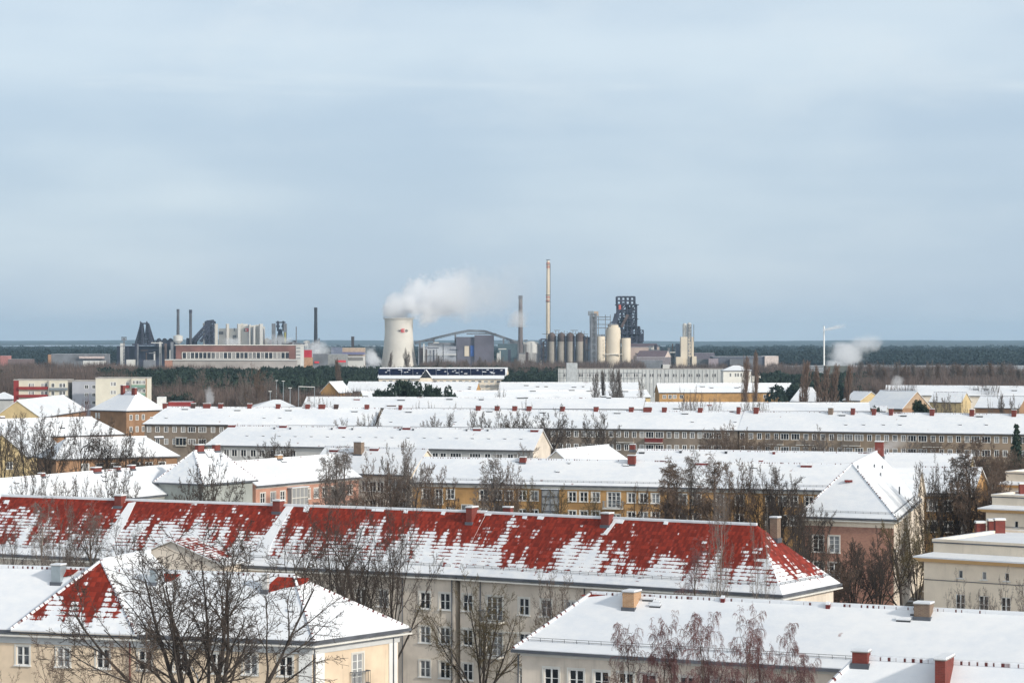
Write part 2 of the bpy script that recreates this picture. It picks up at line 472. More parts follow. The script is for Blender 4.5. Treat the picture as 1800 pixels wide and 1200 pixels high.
class Body:
    """one roofed block: quad a,b,c,d counter-clockwise, ridge parallel to ab; h1 hip at the d-a end, h2 at the b-c end (0 = gable)"""
    def __init__(s, root, quad, ze, zr, hips=(0, 0), wall=CREAM, roof=None, ins=0.45, th=0.2, z0=0.0, gutter=GUT, far=False,
                 wins=(), cornice=None, ridge=True, guard=False, walls=None, gable=None, ledge=False):
        s.root, s.ze = root, ze
        a, b, c, d = s.q = [V2(p) for p in quad]
        m1, m2 = (a+d)/2, (b+c)/2; s.m1, s.m2 = m1, m2
        s.dir = (m2-m1).normalized(); r1, r2 = m1+s.dir*hips[0], m2-s.dir*hips[1]
        if not isinstance(zr, (int, float)):                      # (px, py) seen on the ridge
            px, py = zr; t = s.hit(m1, m2, px); D = (m1+(m2-m1).normalized()*t).y
            zr = PZ(py, D)
        s.zr = zr; s.r1, s.r2 = r1, r2; s.hips = hips
        E = [Vector((p.x, p.y, ze)) for p in (a, b, c, d)]; R1, R2 = Vector((*r1, zr)), Vector((*r2, zr)); s.R1, s.R2, s.E = R1, R2, E
        roof = roof or RS[0]
        rm = roof if isinstance(roof, (list, tuple)) else [roof]*4
        faces = [([E[0], E[1], R2, R1], rm[0])]
        if hips[1] > 0: faces.append(([E[1], E[2], R2], rm[1]))
        faces.append(([E[2], E[3], R1, R2], rm[2]))
        if hips[0] > 0: faces.append(([E[3], E[0], R1], rm[3]))
        mb = MB(); T = Vector((0, 0, th)); bd = MATS.get('fascia') or mat('fascia', (0.5, 0.48, 0.45), 0.8)
        cnt = {}
        for fs, m in faces:
            mb.face(fs, m); mb.face([p-T for p in fs][::-1], bd)
            for i in range(len(fs)):
                k = (tuple(round(v, 3) for v in fs[i]), tuple(round(v, 3) for v in fs[(i+1) % len(fs)]))
                if (k[1], k[0]) in cnt: del cnt[(k[1], k[0])]
                else: cnt[k] = (fs[i], fs[(i+1) % len(fs)])
        for p, q in cnt.values():
            mid = T*0.55
            mb.face((p-mid, q-mid, q, p), SNOW); mb.face((p-T, q-T, q-mid, p-mid), bd)
        s.roof = mb.build('roof', root)
        # walls
        w2 = (a-d).length/2; slope = (zr-ze)/w2
        gi = 0.28
        I = [ins, ins if hips[1] else gi, ins, ins if hips[0] else gi]
        s.w = inset_quad(s.q, I); zt = ze+ins*slope-th-0.01; s.zt = zt; s.wz0 = z0
        ops = {0: [], 1: [], 2: [], 3: []}
        for wn in wins:
            e = wn['e']; p, q = s.w[e], s.w[(e+1) % 4]
            us = [s.hit(p, q, x_) for x_ in wn['px']] if 'px' in wn else list(wn['u'])
            for u in us:
                for tz in wn['top']:
                    hh = wn.get('h', 1.45); ww = wn.get('w', 1.15)
                    ops[e].append((u-ww/2, u+ww/2, ze-tz-hh, ze-tz, wn.get('kind', 'far' if far else 'std')))
        mb = MB(); placed = []
        for e in range(4):
            p, q = s.w[e], s.w[(e+1) % 4]
            m = (walls or {}).get(e, wall)
            ok = wallgrid(mb, p, q, z0, zt, ops[e], m)
            dd = (q-p).normalized(); ang = math.atan2(dd.y, dd.x)
            for o in ok:
                u = (o[0]+o[1])/2; pt = p+dd*u; placed.append(((pt.x, pt.y, o[2]), ang, o[4], o[1]-o[0], o[3]-o[2]))
        for hp, i, j in ((hips[0], 3, 0), (hips[1], 1, 2)):
            if hp == 0:
                A, B = s.w[i], s.w[j]; M = (A+B)/2
                zz = zr-th-0.03
                mb.face(((A.x, A.y, zt), (B.x, B.y, zt), (M.x, M.y, zz)), (walls or {}).get(i, gable or wall))
        s.wall = mb.build('wall', root)
        for pl in placed: put_window(root, *pl)
        if gutter:
            mb = MB()
            ed = [(0, 1)] + ([(1, 2)] if hips[1] else []) + [(2, 3)] + ([(3, 0)] if hips[0] else [])
            go = inset_quad(s.q, [-0.13]*4); gi_ = inset_quad(s.q, [-0.01]*4)
            for i, j in ed:
                A, B, C, D_ = go[i], go[j], gi_[j], gi_[i]; z1, z2 = ze-th-0.06, ze-0.05
                mb.hexa([(v.x, v.y, z1) for v in (A, B, C, D_)], [(v.x, v.y, z2) for v in (A, B, C, D_)], gutter)
            mb.build('gutter', root)
        if cornice:
            hh, m = cornice; mb = MB()
            co = inset_quad(s.w, [-0.22]*4); ci = inset_quad(s.w, [-0.004]*4); c2 = inset_quad(s.w, [-0.08]*4)
            for i in range(4):
                j = (i+1) % 4
                if (i == 1 and not hips[1]) or (i == 3 and not hips[0]): continue
                z2 = ze-th-0.04
                mb.hexa([(v.x, v.y, z2-hh*0.5) for v in (co[i], co[j], ci[j], ci[i])], [(v.x, v.y, z2) for v in (co[i], co[j], ci[j], ci[i])], m)
                mb.hexa([(v.x, v.y, z2-hh) for v in (c2[i], c2[j], ci[j], ci[i])], [(v.x, v.y, z2-hh*0.5-0.003) for v in (c2[i], c2[j], ci[j], ci[i])], m)
            mb.build('cornice', root)
        if ledge:                                                   # snow-covered ledge under the gutter
            mb = MB(); co = inset_quad(s.w, [-0.62]*4); ci = inset_quad(s.w, [-0.01]*4)
            for i, j in [(0, 1)] + ([(1, 2)] if hips[1] else []) + ([(3, 0)] if hips[0] else []):
                z2 = ze-th-0.30
                mb.hexa([(v.x, v.y, z2) for v in (co[i], co[j], ci[j], ci[i])], [(v.x, v.y, z2+0.12) for v in (co[i], co[j], ci[j], ci[i])], TRIM, SNOW)
            mb.build('ledge', root)
        if ridge:
            mb = MB(); segs = [(R1, R2)]
            if ridge == 'hips':
                if hips[1]: segs += [(R2, E[1]), (R2, E[2])]
                if hips[0]: segs += [(R1, E[0]), (R1, E[3])]
            for p, q in segs:
                dz = Vector((0, -.05 if far else 0, .0 if far else .035)); mb.beam(p+dz, q+dz, 0.10 if far else 0.085, SNOW if ridge == 'snow' else RIDGEM)
            mb.build('ridge_tiles', root)
            mb = MB(); p, q = R1, R2
            mb.beam(p+Vector((0, .13, .05)), q+Vector((0, .13, .05)), 0.13, SNOW)
            mb.build('ridge_snow', root)
        if guard:
            s.rail(guard if isinstance(guard, (int, float)) and not isinstance(guard, bool) else 0.9)
    def hit(s, p, q, px):
        """distance along the line p-q at which the camera's column px meets it"""
        k = (px-900.0)/F; d = (q-p).normalized(); return (k*p.y-p.x)/(d.x-k*d.y)
    def plane(s):
        n = (s.E[1]-s.E[0]).cross(s.R1-s.E[0]).normalized(); return s.E[0], n
    def on(s, px, py, face=0):
        """the point of a roof slope seen at this place of the photograph"""
        if face == 0:                                           # the slope may be slightly twisted: take the upper of its two triangles
            p0, n = s.plane(); n2 = (s.E[1]-s.E[0]).cross(s.R2-s.E[0]).normalized()
            r_ = Vector(((px-900)/F, 1, -(py-600)/F)); o_ = Vector((0, 0, H))
            c1, c2 = o_+r_*((p0-o_).dot(n)/r_.dot(n)), o_+r_*((p0-o_).dot(n2)/r_.dot(n2))
            return (c1, n) if c1.y < c2.y else (c2, n2)
        elif face == 1: p0 = s.E[1]; n = (s.E[2]-s.E[1]).cross(s.R2-s.E[1]).normalized()
        elif face == 3: p0 = s.E[3]; n = (s.E[0]-s.E[3]).cross(s.R1-s.E[3]).normalized()
        r = Vector(((px-900)/F, 1, -(py-600)/F)); o = Vector((0, 0, H))
        t = (p0-o).dot(n)/r.dot(n); return o+r*t, n
    def rail(s, v=0.9, hgt=0.28):
        mb = MB()
        for i, j, R_ in [(0, 1, None)] + ([(1, 2, s.R2)] if s.hips[1] else []) + ([(3, 0, s.R1)] if s.hips[0] else []):
            A, B = s.E[i], s.E[j]; e = (B-A).normalized()
            nrm = (B-A).cross((R_ or s.R1)-A).normalized(); g = nrm.cross(e).normalized()
            hA, hB = v*0.9, v*0.9
            p, q = A+g*v+e*hA, B+g*v-e*hB
            up = nrm*0.5+Vector((0, 0, 0.5))
            for k in (0.4, 1.0): mb.beam(p+up*hgt*k, q+up*hgt*k, 0.014, GUT)
            L = (q-p).length; n = max(2, int(L/0.9))
            for k in range(n+1):
                c = p+(q-p)*k/n; mb.beam(c, c+up*hgt, 0.013, GUT)
        mb.build('snow_guard', s.root)
    def chimney(s, px, top=1.0, w=0.9, d=0.6, m=None, down=0.0, base=0.9, cap=True, side=0.0):
        m = m or CH_RED
        t = s.hit(s.m1, s.m2, px); c = s.m1+s.dir*t
        perp = Vector((s.dir.y, -s.dir.x)); c = c+perp*down
        wid = (s.q[0]-s.q[3]).length/2; zroof = s.zr-(abs(down)+d/2)*(s.zr-s.ze)/wid
        ang = math.atan2(s.dir.y, s.dir.x)
        mb = MB(); z1 = s.zr+top
        mb.box((c.x, c.y, zroof-0.25), (w, d, z1-zroof+0.25), m, ang)
        ob = mb.build('chimney', s.root)
        if cap:
            mb = MB(); mb.box((c.x, c.y, z1+0.002), (w+0.12, d+0.12, 0.05), mat('concrete_cap', (0.3, 0.29, 0.28)), ang)
            mb.box((c.x, c.y, z1+0.054), (w+0.08, d+0.08, 0.10), SNOW, ang); mb.build('snow_cap', ob)
        if base:
            mb = MB(); mb.box((c.x, c.y, zroof-0.22), (w+0.16, d+0.16, 0.42), GUT, ang); mb.build('flashing', ob)
        return ob
    def patch(s, pts, m, name='bare_tiles', face=0, lift=0.03):
        q = [s.on(x_, y_, face) for x_, y_ in pts]; mb = MB()
        top = [p+n*lift for p, n in q]; bot = [p-n*0.02 for p, n in q]
        u0 = top[0]
        e = (s.E[1]-s.E[0]).normalized() if face == 0 else (s.E[2]-s.E[1]).normalized()
        g = q[0][1].cross(e)
        nn = (top[1]-top[0]).cross(top[2]-top[1])
        if nn.z < 0: top, bot = top[::-1], bot[::-1]
        mb.face(top, m, [((p-u0).dot(e), (p-u0).dot(g)) for p in top])
        for i in range(len(top)):
            j = (i+1) % len(top); mb.face((bot[i], bot[j], top[j], top[i]), m)
        return mb.build(name, s.root)
    def hatch(s, px, py, w=0.7, l=0.45, h=0.16, m=None, name='roof_step', snow=True):
        """grated roof step or hatch as a low box with snow on top"""
        p, n = s.on(px, py); e = Vector((s.dir.x, s.dir.y, 0)); g = n.cross(e).normalized(); m = m or DARK
        mb = MB(); u = Vector((0, 0, 1))
        A = [p-e*w/2-g*0.05, p+e*w/2-g*0.05, p+e*w/2+g*l*0.6, p-e*w/2+g*l*0.6]
        mb.hexa([v-n*0.02 for v in A], [v+u*h for v in A], m)
        if snow: mb.hexa([v+u*(h+.002) for v in A], [v+u*(h+0.09) for v in A], SNOW)
        return mb.build(name, s.root)


def front(L, R, ze, depth):
    """footprint from two photographed eave corners (px,py) and a depth in metres"""
    a, b = V2(P(*L, ze)), V2(P(*R, ze)); d = (b-a).normalized(); n = Vector((-d.y, d.x))*depth
    return [a, b, b+n, a+n]
def span(a, b, s): n = max(1, round((b-a)/s)); return [a+(b-a)*(i+0.5)/n for i in range(n)]
# ------------------------------------------------------------------ the houses of the town
def house(label, quad, group=None, name='apartment_house', cat='house'):
    return thing(name, label, cat, (quad[0].x, quad[0].y, 0), group)


def balcony(root, body, e, px, top, w=3.0, dep=1.1, m=None, solid=False):
    p, q = body.w[e], body.w[(e+1) % 4]; d = (q-p).normalized(); n = Vector((d.y, -d.x)); u = body.hit(p, q, px)
    c = p+d*u; zf = body.ze-top; ang = math.atan2(d.y, d.x); m = m or ZINC; mb = MB()
    cc = c+n*(dep/2+0.01); mb.box((cc.x, cc.y, zf-0.15), (w, dep, 0.15), TRIM, ang, SNOW)
    def rl(a, b):
        if solid:
            mb.beam((a.x, a.y, zf+0.45), (b.x, b.y, zf+0.45), 0.02, m)
            mb.face(((a.x, a.y, zf+0.02), (b.x, b.y, zf+0.02), (b.x, b.y, zf+1.0), (a.x, a.y, zf+1.0)), m)
        for z_ in (0.1, 0.98): mb.beam((a.x, a.y, zf+z_), (b.x, b.y, zf+z_), 0.03, m)
        k = max(2, int((b-a).length/0.16))
        for i in range(k+1):
            v = a+(b-a)*i/k; mb.beam((v.x, v.y, zf+0.1), (v.x, v.y, zf+0.98), 0.012 if not solid else 0.02, m)
    a0, a1 = c-d*w/2+n*dep, c+d*w/2+n*dep
    rl(a0, a1); rl(c-d*w/2+n*.03, a0); rl(c+d*w/2+n*.03, a1)
    return mb.build('balcony', root)


def bay(root, body, e, px, top, bottom, w, dep, m, rows=2, cols=3, roof=True):
    """glazed stair bay or loggia standing proud of the wall"""
    p, q = body.w[e], body.w[(e+1) % 4]; d = (q-p).normalized(); n = Vector((d.y, -d.x)); u = body.hit(p, q, px)
    c = p+d*u+n*(dep/2+.005); ang = math.atan2(d.y, d.x); z1, z0 = body.ze-top, body.ze-bottom; mb = MB()
    mb.box((c.x, c.y, z0), (w-.1, dep-.1, z1-z0), GLASS, ang)
    f = c+n*(dep/2-.04)
    for i in range(cols+1):
        v = f+d*(w*(i/cols-0.5)); mb.box((v.x, v.y, z0), (.09, .09, z1-z0), m, ang)
    for i in range(rows+1):
        z_ = z0+(z1-z0-.1)*i/rows; mb.box((f.x, f.y, z_), (w+.02, .12, .12 if i % 2 else .22), m, ang)
    if roof: mb.box((c.x, c.y, z1), (w+.3, dep+.3, .12), SNOW, ang)
    return mb.build('glazed_bay', root)


def pilaster(root, body, e, us, w=1.0, m=None, z0=0.0, pr=0.07):
    p, q = body.w[e], body.w[(e+1) % 4]; d = (q-p).normalized(); n = Vector((d.y, -d.x)); ang = math.atan2(d.y, d.x)
    L = (q-p).length
    for u in us:
        u = u if u >= 0 else L+u
        c = p+d*u+n*(pr/2+.003); mb = MB(); mb.box((c.x, c.y, z0), (w, pr, body.ze-0.95-z0), m or TRIM, ang); mb.build('pilaster', root)


def pipe(root, body, e, px=None, u=None, m=None):
    p, q = body.w[e], body.w[(e+1) % 4]; d = (q-p).normalized(); n = Vector((d.y, -d.x))
    if u is None: u = body.hit(p, q, px)
    c = p+d*u+n*0.09; mb = MB(); mb.lathe((c.x, c.y), [(.055, 0), (.055, body.ze-0.5)], m or GUT, 8); mb.build('downpipe', root)


# --- the two front houses --------------------------------------------------------------
# corner house at the lower left: cream, with a hipped cross wing
q = front((-70, 1102), (552, 1125), 12, 11); c_ = P(718, 1102, 12); q[2] = V2(c_)
vv = (q[1]-q[0]).normalized(); q[3] = q[0]+Vector((-vv.y, vv.x))*10.3
R = house('cream house with white cornice, snowy hipped roof and a red triangular hip on its front', q)
b = Body(R, q, 12, (545, 1013), (0, 5.3), CREAM, RS[0], ridge='hips', cornice=(0.8, CORN), ledge=True,
         wins=[dict(e=0, px=[-40, 40, 111, 181, 255, 318, 380, 440, 502], top=[1.25, 4.2, 7.1], w=1.05, h=1.4),
               dict(e=1, px=[629], top=[1.45, 4.6], w=1.15, h=2.25)], walls={0: CREAM2 if False else CREAM})
FH = b
pilaster(R, b, 0, [-0.5], 1.0, WHITE); pilaster(R, b, 1, [0.75, -0.6], 0.9, WHITE)
pipe(R, b, 1, u=0.12); pipe(R, b, 1, px=690); pipe(R, b, 0, px=229, m=REDT)
b.chimney(113, top=0.35, w=0.75, d=0.9, m=ZINC, down=0.9)
b.chimney(280, top=0.25, w=0.5, d=0.4, m=ZINC, down=0.9)
b.chimney(478, top=0.15, w=0.42, d=0.42, m=LGREY, down=1.2)
b.patch([(488, 1013.5), (545, 1016), (538, 1024), (515, 1031), (498, 1033), (487, 1037), (470, 1041), (470, 1030)], BARE)
b.patch([(288, 1008), (318, 1008.5), (303, 1019), (291, 1022)], BARE)
b.patch([(90, 1012), (104, 1000), (138, 1001), (128, 1009), (100, 1016)], BARE)
b.hatch(511, 1075, 0.5, 0.3, 0.10)
mb = MB()
balcony(R, b, 1, 629, 1.45+2.25, 1.7, 0.45, GUT)
A, B_ = V2(P(20, 1105.8, 12)), V2(P(240, 1114, 12)); d_ = (B_-A).normalized(); n_ = Vector((-d_.y, d_.x)); A -= n_*0.12; B_ -= n_*0.12
x2 = Body(R, [B_, B_+n_*13, A+n_*13, A], 12.03, 16.75, (4.6, 0), CREAM, [RS[0], RS[1], RS[0], TILE_T], ridge='hips', gutter=None, z0=11.5, th=0.16)

# long roof at the lower right
q = front((902, 1139), (1900, 1199), 12, 11)
R = house('beige house under a long snowy roof with one tan brick chimney', q)
b = Body(R, q, 12, (1350, 1058), (3.4, 3), CREAM2, RS[1], ridge='hips', guard=0.9, cornice=(0.25, TRIM),
         wins=[dict(e=0, px=[969, 1013, 1057, 1100, 1140, 1208, 1250, 1293, 1337, 1380, 1424, 1468], top=[1.25, 4.2], w=1.1, h=1.42)])
FR = b
b.chimney(1118, top=0.35, w=0.85, d=1.3, m=CH_TAN, down=0.75); b.chimney(1627, top=0.45, w=1.05, d=1.0, m=CH_BRN, down=0.4)
for px, py, w_ in ((1140, 1056, .9), (1151, 1067, .8), (1153, 1062, .5), (1608, 1081, .6), (1588, 1092, .95)): b.hatch(px, py, w_, 0.3, 0.12)
for px, py in ((1270, 1058), (1455, 1069)): b.hatch(px, py, 0.28, 0.3, 0.28, REDT)
b.patch([(1021, 1046), (1045, 1043), (1070, 1045), (1030, 1049)], BARE); pipe(R, b, 0, px=1490)
pipe(R, b, 0, px=1186); pipe(R, b, 0, px=912)

# snow roof in the bottom right corner
q = front((1290, 1365), (2050, 1420), 12, 11)
R = house('house whose snowy roof with two red chimneys fills the bottom corner', q)
b = Body(R, q, 12, (1653, 1164), (4.6, 0), CREAM2, RS[0], ridge='hips', wins=[dict(e=0, u=span(3, 22, 3), top=[1.3, 4.2])])
b.chimney(1515, top=0.35, w=0.78, d=0.6, m=CH_RED, down=0.1); b.chimney(1668, top=0.35, w=0.5, d=1.9, m=CH_RED, down=0.95)

# --- the red-roofed row ----------------------------------------------------------------
q1 = front((-60, 969), (800, 1009), 12, 11.5); q2 = front((800, 1009), (1375, 1044), 12, 11.5)
qm = (q1[2]+q2[3])/2; q1[2] = qm; q2[3] = qm
R = house('long beige house with thawing red tiles, part standing behind the big leafless tree', q1, 'red roofed row')
b = Body(R, q1, 12, (490, 888), (0, 0), CREAM2, [TILE_L, RS[0], RS[0], RS[0]], guard=0.9, cornice=(0.35, TRIM), ledge=True, ridge='snow',
         wins=[dict(e=0, px=[60, 110, 160, 560, 598, 634, 673, 747, 782], top=[1.8, 4.9, 8.0], w=1.05, h=1.5)])
RL = b
for px in (40, 708, 795): pipe(R, b, 0, px=px)
for px, dn in ((215, .35), (493, .35)): b.chimney(px, top=0.45, w=0.8, d=0.9, m=CH_RED, down=dn)
b.chimney(834, top=0.45, w=0.6, d=1.3, m=CH_RED, down=0.5)
for pts in ([(226, 884), (239, 882), (222, 918), (202, 952), (186, 975), (160, 975), (190, 940), (207, 912)],
            [(503, 890), (516, 890), (494, 925), (478, 955), (468, 985), (438, 985), (455, 955), (478, 925)],
            [(9, 879), (17, 879), (14, 885), (6, 885)], [(535, 890), (545, 891), (541, 900), (533, 899)],
            [(655, 893), (676, 894), (674, 899), (653, 898)], [(711, 896), (718, 896), (716, 902), (709, 901)], [(777, 898), (784, 898), (781, 905), (775, 904)]):
    b.patch(pts, SNOW, 'snow_patch', lift=0.05)
# low front gable of this row, seen between the branches
ga = P(215, 986, 12.3); gb = P(402, 992, 12.3); dg = (V2(gb)-V2(ga)).normalized(); ng = Vector((-dg.y, dg.x)); ga2 = V2(ga)-ng*0.9; gb2 = V2(gb)-ng*0.9
xg = Body(R, [gb2, gb2+ng*4.5, ga2+ng*4.5, ga2], 12.3, 14.5, (0, 0), CREAM2, TILE_L, gutter=None, ridge=False, th=0.14, ins=0.3)
R = house('long beige house with thawing red tiles and a hipped end towards the brick house', q2, 'red roofed row')
b = Body(R, q2, 12, (1070, 911), (0, 5.2), CREAM2, [TILE_R, TILE_R, RS[0], RS[0]], guard=0.9, cornice=(0.35, TRIM), ledge=True, ridge='snow',
         wins=[dict(e=0, px=[822, 921, 960, 1003, 1046, 1088, 1130, 1172, 1214, 1256, 1298, 1340], top=[1.8, 4.9, 8.0], w=1.05, h=1.5),
               dict(e=0, px=[869], top=[1.8, 4.9], w=1.7, h=2.2)])
RR = b
for px in (845, 1028, 1150): pipe(R, b, 0, px=px)
for px, w_, dn in ((1071, .8, .35), ): b.chimney(px, top=0.45, w=w_, d=0.9, m=CH_RED, down=dn)
b.chimney(883, top=0.5, w=0.8, d=0.5, m=CH_RED, down=-1.0); b.chimney(1353, top=0.6, w=0.7, d=0.7, m=CH_BRN, down=-1.1)
balcony(R, b, 0, 869, 1.8+2.2, 2.2, 1.0, GUT); balcony(R, b, 0, 869, 4.9+2.2, 2.2, 1.0, GUT)
mb = MB(); p = b.w[0]; q_ = b.w[1]; dd = (q_-p).normalized()
for a_, z_ in ((0, 7.0),):
    c = (p+q_)/2; mb.box((c.x-dd.y*-0.02, c.y-0.03, z_), ((q_-p).length, .08, .14), TRIM, math.atan2(dd.y, dd.x))
mb.build('string_course', R)
for pts in ([(1079, 912), (1098, 913), (1094, 920), (1082, 919), (1066, 940), (1060, 938), (1076, 919)], [(919, 907), (927, 907), (925, 912), (918, 911)], [(946, 907), (957, 908), (954, 913), (944, 912)],
            [(1168, 916), (1175, 917), (1173, 922), (1166, 921)], [(843, 900), (866, 901), (862, 906), (840, 905)]):
    b.patch(pts, SNOW, 'snow_patch', lift=0.05)

# --- second row: pink/grey house receding on the left, hipped block, cream, ochre ------
a_, b2 = V2(P(-60, 903, 12)), V2(P(452, 851.5, 12)); d_ = (b2-a_).normalized(); n_ = Vector((-d_.y, d_.x))
q = [a_, b2, b2+n_*10.5, a_+n_*10.5]
R = house('grey green plastered house running back from the left edge, red chimneys along its snowy ridge', q, 'row of houses running back')
b = Body(R, q, 12, (162, 829), (0, 0), GREYP, RS[2], wins=[dict(e=0, px=[380, 390, 412, 424, 438], top=[1.3, 4.2], w=1.2, h=1.6)], cornice=(0.3, TRIM))
for px, w_, t_ in ((73, .6, .3), (169, 1.6, .5), (206, .7, .35), (231, 1.0, .4)): b.chimney(px, top=t_, w=w_, d=0.7, m=CH_RED)
for px, py in ((30, 850), (185, 846), (183, 838)): b.hatch(px, py, 0.9, 0.4, 0.15)
a_, b2 = V2(P(452, 853, 12)), V2(P(636, 837, 12)); d_ = (b2-a_).normalized(); n_ = Vector((-d_.y, d_.x))
q = [a_, b2, b2+n_*10.5, a_+n_*10.5]
R = house('salmon pink house with a glazed balcony bay, running back behind the red roofs', q, 'row of houses running back')
b = Body(R, q, 12, (490, 806), (0, 0), PINK, RS[2], wins=[dict(e=0, px=[462, 480, 497, 541, 556, 571, 586, 601, 615], top=[1.2, 4.1], w=1.2, h=1.5)], cornice=(0.3, TRIM))
bay(R, b, 0, 519, 0.8, 6.8, 4.2, 0.9, TRIM, rows=4, cols=4)
b.chimney(490, top=0.5, w=1.2, d=0.6, m=CH_TAN); b.hatch(500, 812, 1.2, .4, .12)
# hipped block behind them
A, B_ = V2(P(303, 828, 12.6)), V2(P(378, 846, 12.6))
ax = (V2(P(385, 790.5, 17.4))-V2(P(338, 793, 17.4))).normalized()
r1, r2 = V2(P(338, 793, 17.8)), V2(P(388, 790, 17.8)); dr = (r2-r1).normalized(); nr = Vector((-dr.y, dr.x))
q = [r1-dr*3-nr*4.4, r2+dr*2.6-nr*4.4, r2+dr*2.6+nr*4.4, r1-dr*3+nr*4.4]
R = house('hipped block with two red chimneys, its thinly covered hip facing left', q)
b = Body(R, q, 13.6, 17.8, (3.4, 3.2), GREYP, [RS[2], RS[2], RS[2], THIN], ridge='hips')
b.chimney(351, top=0.8, w=1.3, d=0.6, m=CH_RED); b.chimney(380, top=0.7, w=1.1, d=0.6, m=CH_RED); b.hatch(370, 803, 1.0, .4, .12); b.hatch(367, 799, 1.0, .4, .12)
# cream house with gable
q = front((600, 831), (722, 834.5), 12, 11)
q[0] = V2(P(540, 829, 12)); q[3] = q[0]+(q[2]-q[1])
R = house('cream house with a light yellow gable, a broad brown chimney on its ridge', q)
b = Body(R, q, 12, (700, 788), (0, 0), CREAM2, RS[0], walls={1: CREAM3}, gable=CREAM3, wins=[dict(e=0, px=[641, 655, 668], top=[1.3, 4.2], w=1.2, h=1.5), dict(e=0, px=[698], top=[1.0, 4.0], w=3.2, h=1.9)])
b.chimney(638, top=0.9, w=1.4, d=1.0, m=CH_BRN, down=1.2)
for px, py in ((586, 794), (657, 792)): b.hatch(px, py, 1.6, .5, .35, REDT)
# ochre house
q = front((720, 846.5), (1486, 861.2), 12, 11.5)
R = house('long ochre yellow house with white window surrounds and a glazed stair bay', q)
b = Body(R, q, 12, (900, 806.5), (0, 0), OCHRE, RS[1], cornice=(0.45, TRIM), guard=0.7,
         wins=[dict(e=0, px=[749, 792, 875, 918, 939, 1006, 1026, 1047, 1110, 1131, 1152, 1354, 1376, 1395, 1422], top=[1.05, 3.8], w=1.15, h=1.4, kind='std'),
               dict(e=0, px=[771], top=[1.05, 4.2], w=1.1, h=2.1), dict(e=0, px=[1079], top=[1.0, 4.2], w=1.9, h=2.2), dict(e=0, px=[850, 895, 1200, 1225, 1265, 1300], top=[1.05, 3.8])])
bay(R, b, 0, 969, 0.7, 6.2, 2.6, .5, GUT, rows=5, cols=2); bay(R, b, 0, 822, 3.2, 7.5, 1.8, .25, TRIM, rows=1, cols=2, roof=False)
balcony(R, b, 0, 1079, 3.25, 2.9, 1.0, ZINC); balcony(R, b, 0, 771, 3.2, 1.5, .6, ZINC)
for px, w_ in ((922, .9), (1113, 1.1)): b.chimney(px, top=0.3 if px < 1000 else 0.8, w=w_, d=0.8, m=CH_RED, down=.7)
for px, py, w_, m_ in ((911, 812, .9, DARK), (1000, 815, .35, DARK), (1100, 819, .9, DARK), (1231, 817, 1.7, REDT), (1337, 812.5, .6, REDT), (1325, 823, 1.0, DARK), (1417, 821, 1.6, REDT), (1240, 817, .8, REDT), (755, 824, .6, DARK), (980, 830, .6, DARK)): b.hatch(px, py, w_, .5, .3 if m_ is REDT else .12, m_)
# ochre continuation right of the hipped brick house
q = front((1590, 864), (1712, 867), 12, 11)
R = house('ochre brown house with two white window surrounds between bare trees', q)
b = Body(R, q, 12, (1650, 821), (0, 0), OCHRE, RS[1], cornice=(0.3, TRIM), wins=[dict(e=0, px=[1639, 1666, 1690, 1612], top=[1.1, 4.0], w=1.3, h=1.5)])
b.hatch(1679, 820, 1.2, .5, .3)
# roof behind the ochre house
q = front((1104, 829), (1700, 840), 12, 11)
R = house('snowy roof showing behind the ochre house, with two small dark chimneys', q)
b = Body(R, q, 12, (1350, 793.5), (0, 0), OCHRE2, RS[0], wins=[dict(e=0, u=span(3, 45, 3), top=[1.3])])
b.chimney(1112, top=.8, w=.8, d=.6, m=CH_RED); b.hatch(1128, 797, .9, .4, .3); b.hatch(1196, 796, .4, .4, .4); b.hatch(1276, 797, .4, .4, .4); b.hatch(1360, 798, .4, .4, .4, REDT); b.hatch(1692, 806, 1.5, .4, .2)
# small roof wedge
r1, r2 = V2(P(977, 791, 16.5)), V2(P(1083, 781, 16.5)); dr = (r2-r1).normalized(); nr = Vector((-dr.y, dr.x))
q = [r1-nr*5.2, r2-nr*5.2, r2+nr*5.2, r1+nr*5.2]
R = house('low house with a tan gable, its white roof wedge running back between two long roofs', q)
b = Body(R, q, 12.3, 16.5, (0, 3), BROWN, RS[0], gable=CREAM2, ridge='sparse')

# --- brick house with big hip, centre right -------------------------------------------
q0, q1_ = V2(P(1402, 906, 12)), V2(P(1577, 912, 12))
ap, fr_ = V2(P(1492, 817, 17.9)), V2(P(1545, 791, 17.9)); dr = (fr_-ap).normalized()
L_ = 40
m0 = (q0+q1_)/2
q = [q1_, q1_+dr*L_, q0+dr*L_, q0]
R = house('red brick house with a large snowy hip edged by dark red ridge tiles', q)
b = Body(R, q, 12, (1520, 804), (6.5, 0), CREAM3, RS[0], ridge='hips', ledge=True, cornice=(0.9, CREAM3), walls={3: BRICKW, 0: CREAM2}, guard=0.7,
         wins=[dict(e=3, px=[1438, 1466], top=[2.3, 5.5], w=1.35, h=2.0), dict(e=0, u=[4, 8, 12, 16], top=[2.3, 5.4], w=1.3, h=1.8)])
b.chimney(1542, top=1.3, w=1.5, d=1.1, m=CH_RED, down=.3)
BG = b
p0 = V2(P(1540, 878, 12)); p1 = V2(P(1612, 879.3, 12)); dd = (p1-p0).normalized(); nn_ = Vector((-dd.y, dd.x))
x3 = Body(R, [p0, p1, p1+nn_*11, p0+nn_*11], 12.1, (1600, 822), (0, 0), CREAM3, RS[0], gable=CREAM3, ridge=False)
r1, r2 = V2(P(1549, 784, 18.5)), V2(P(1556, 781, 18.5))
for px, py in ((1492, 845),): b.hatch(px, py, .8, .6, .25, REDT) if False else None
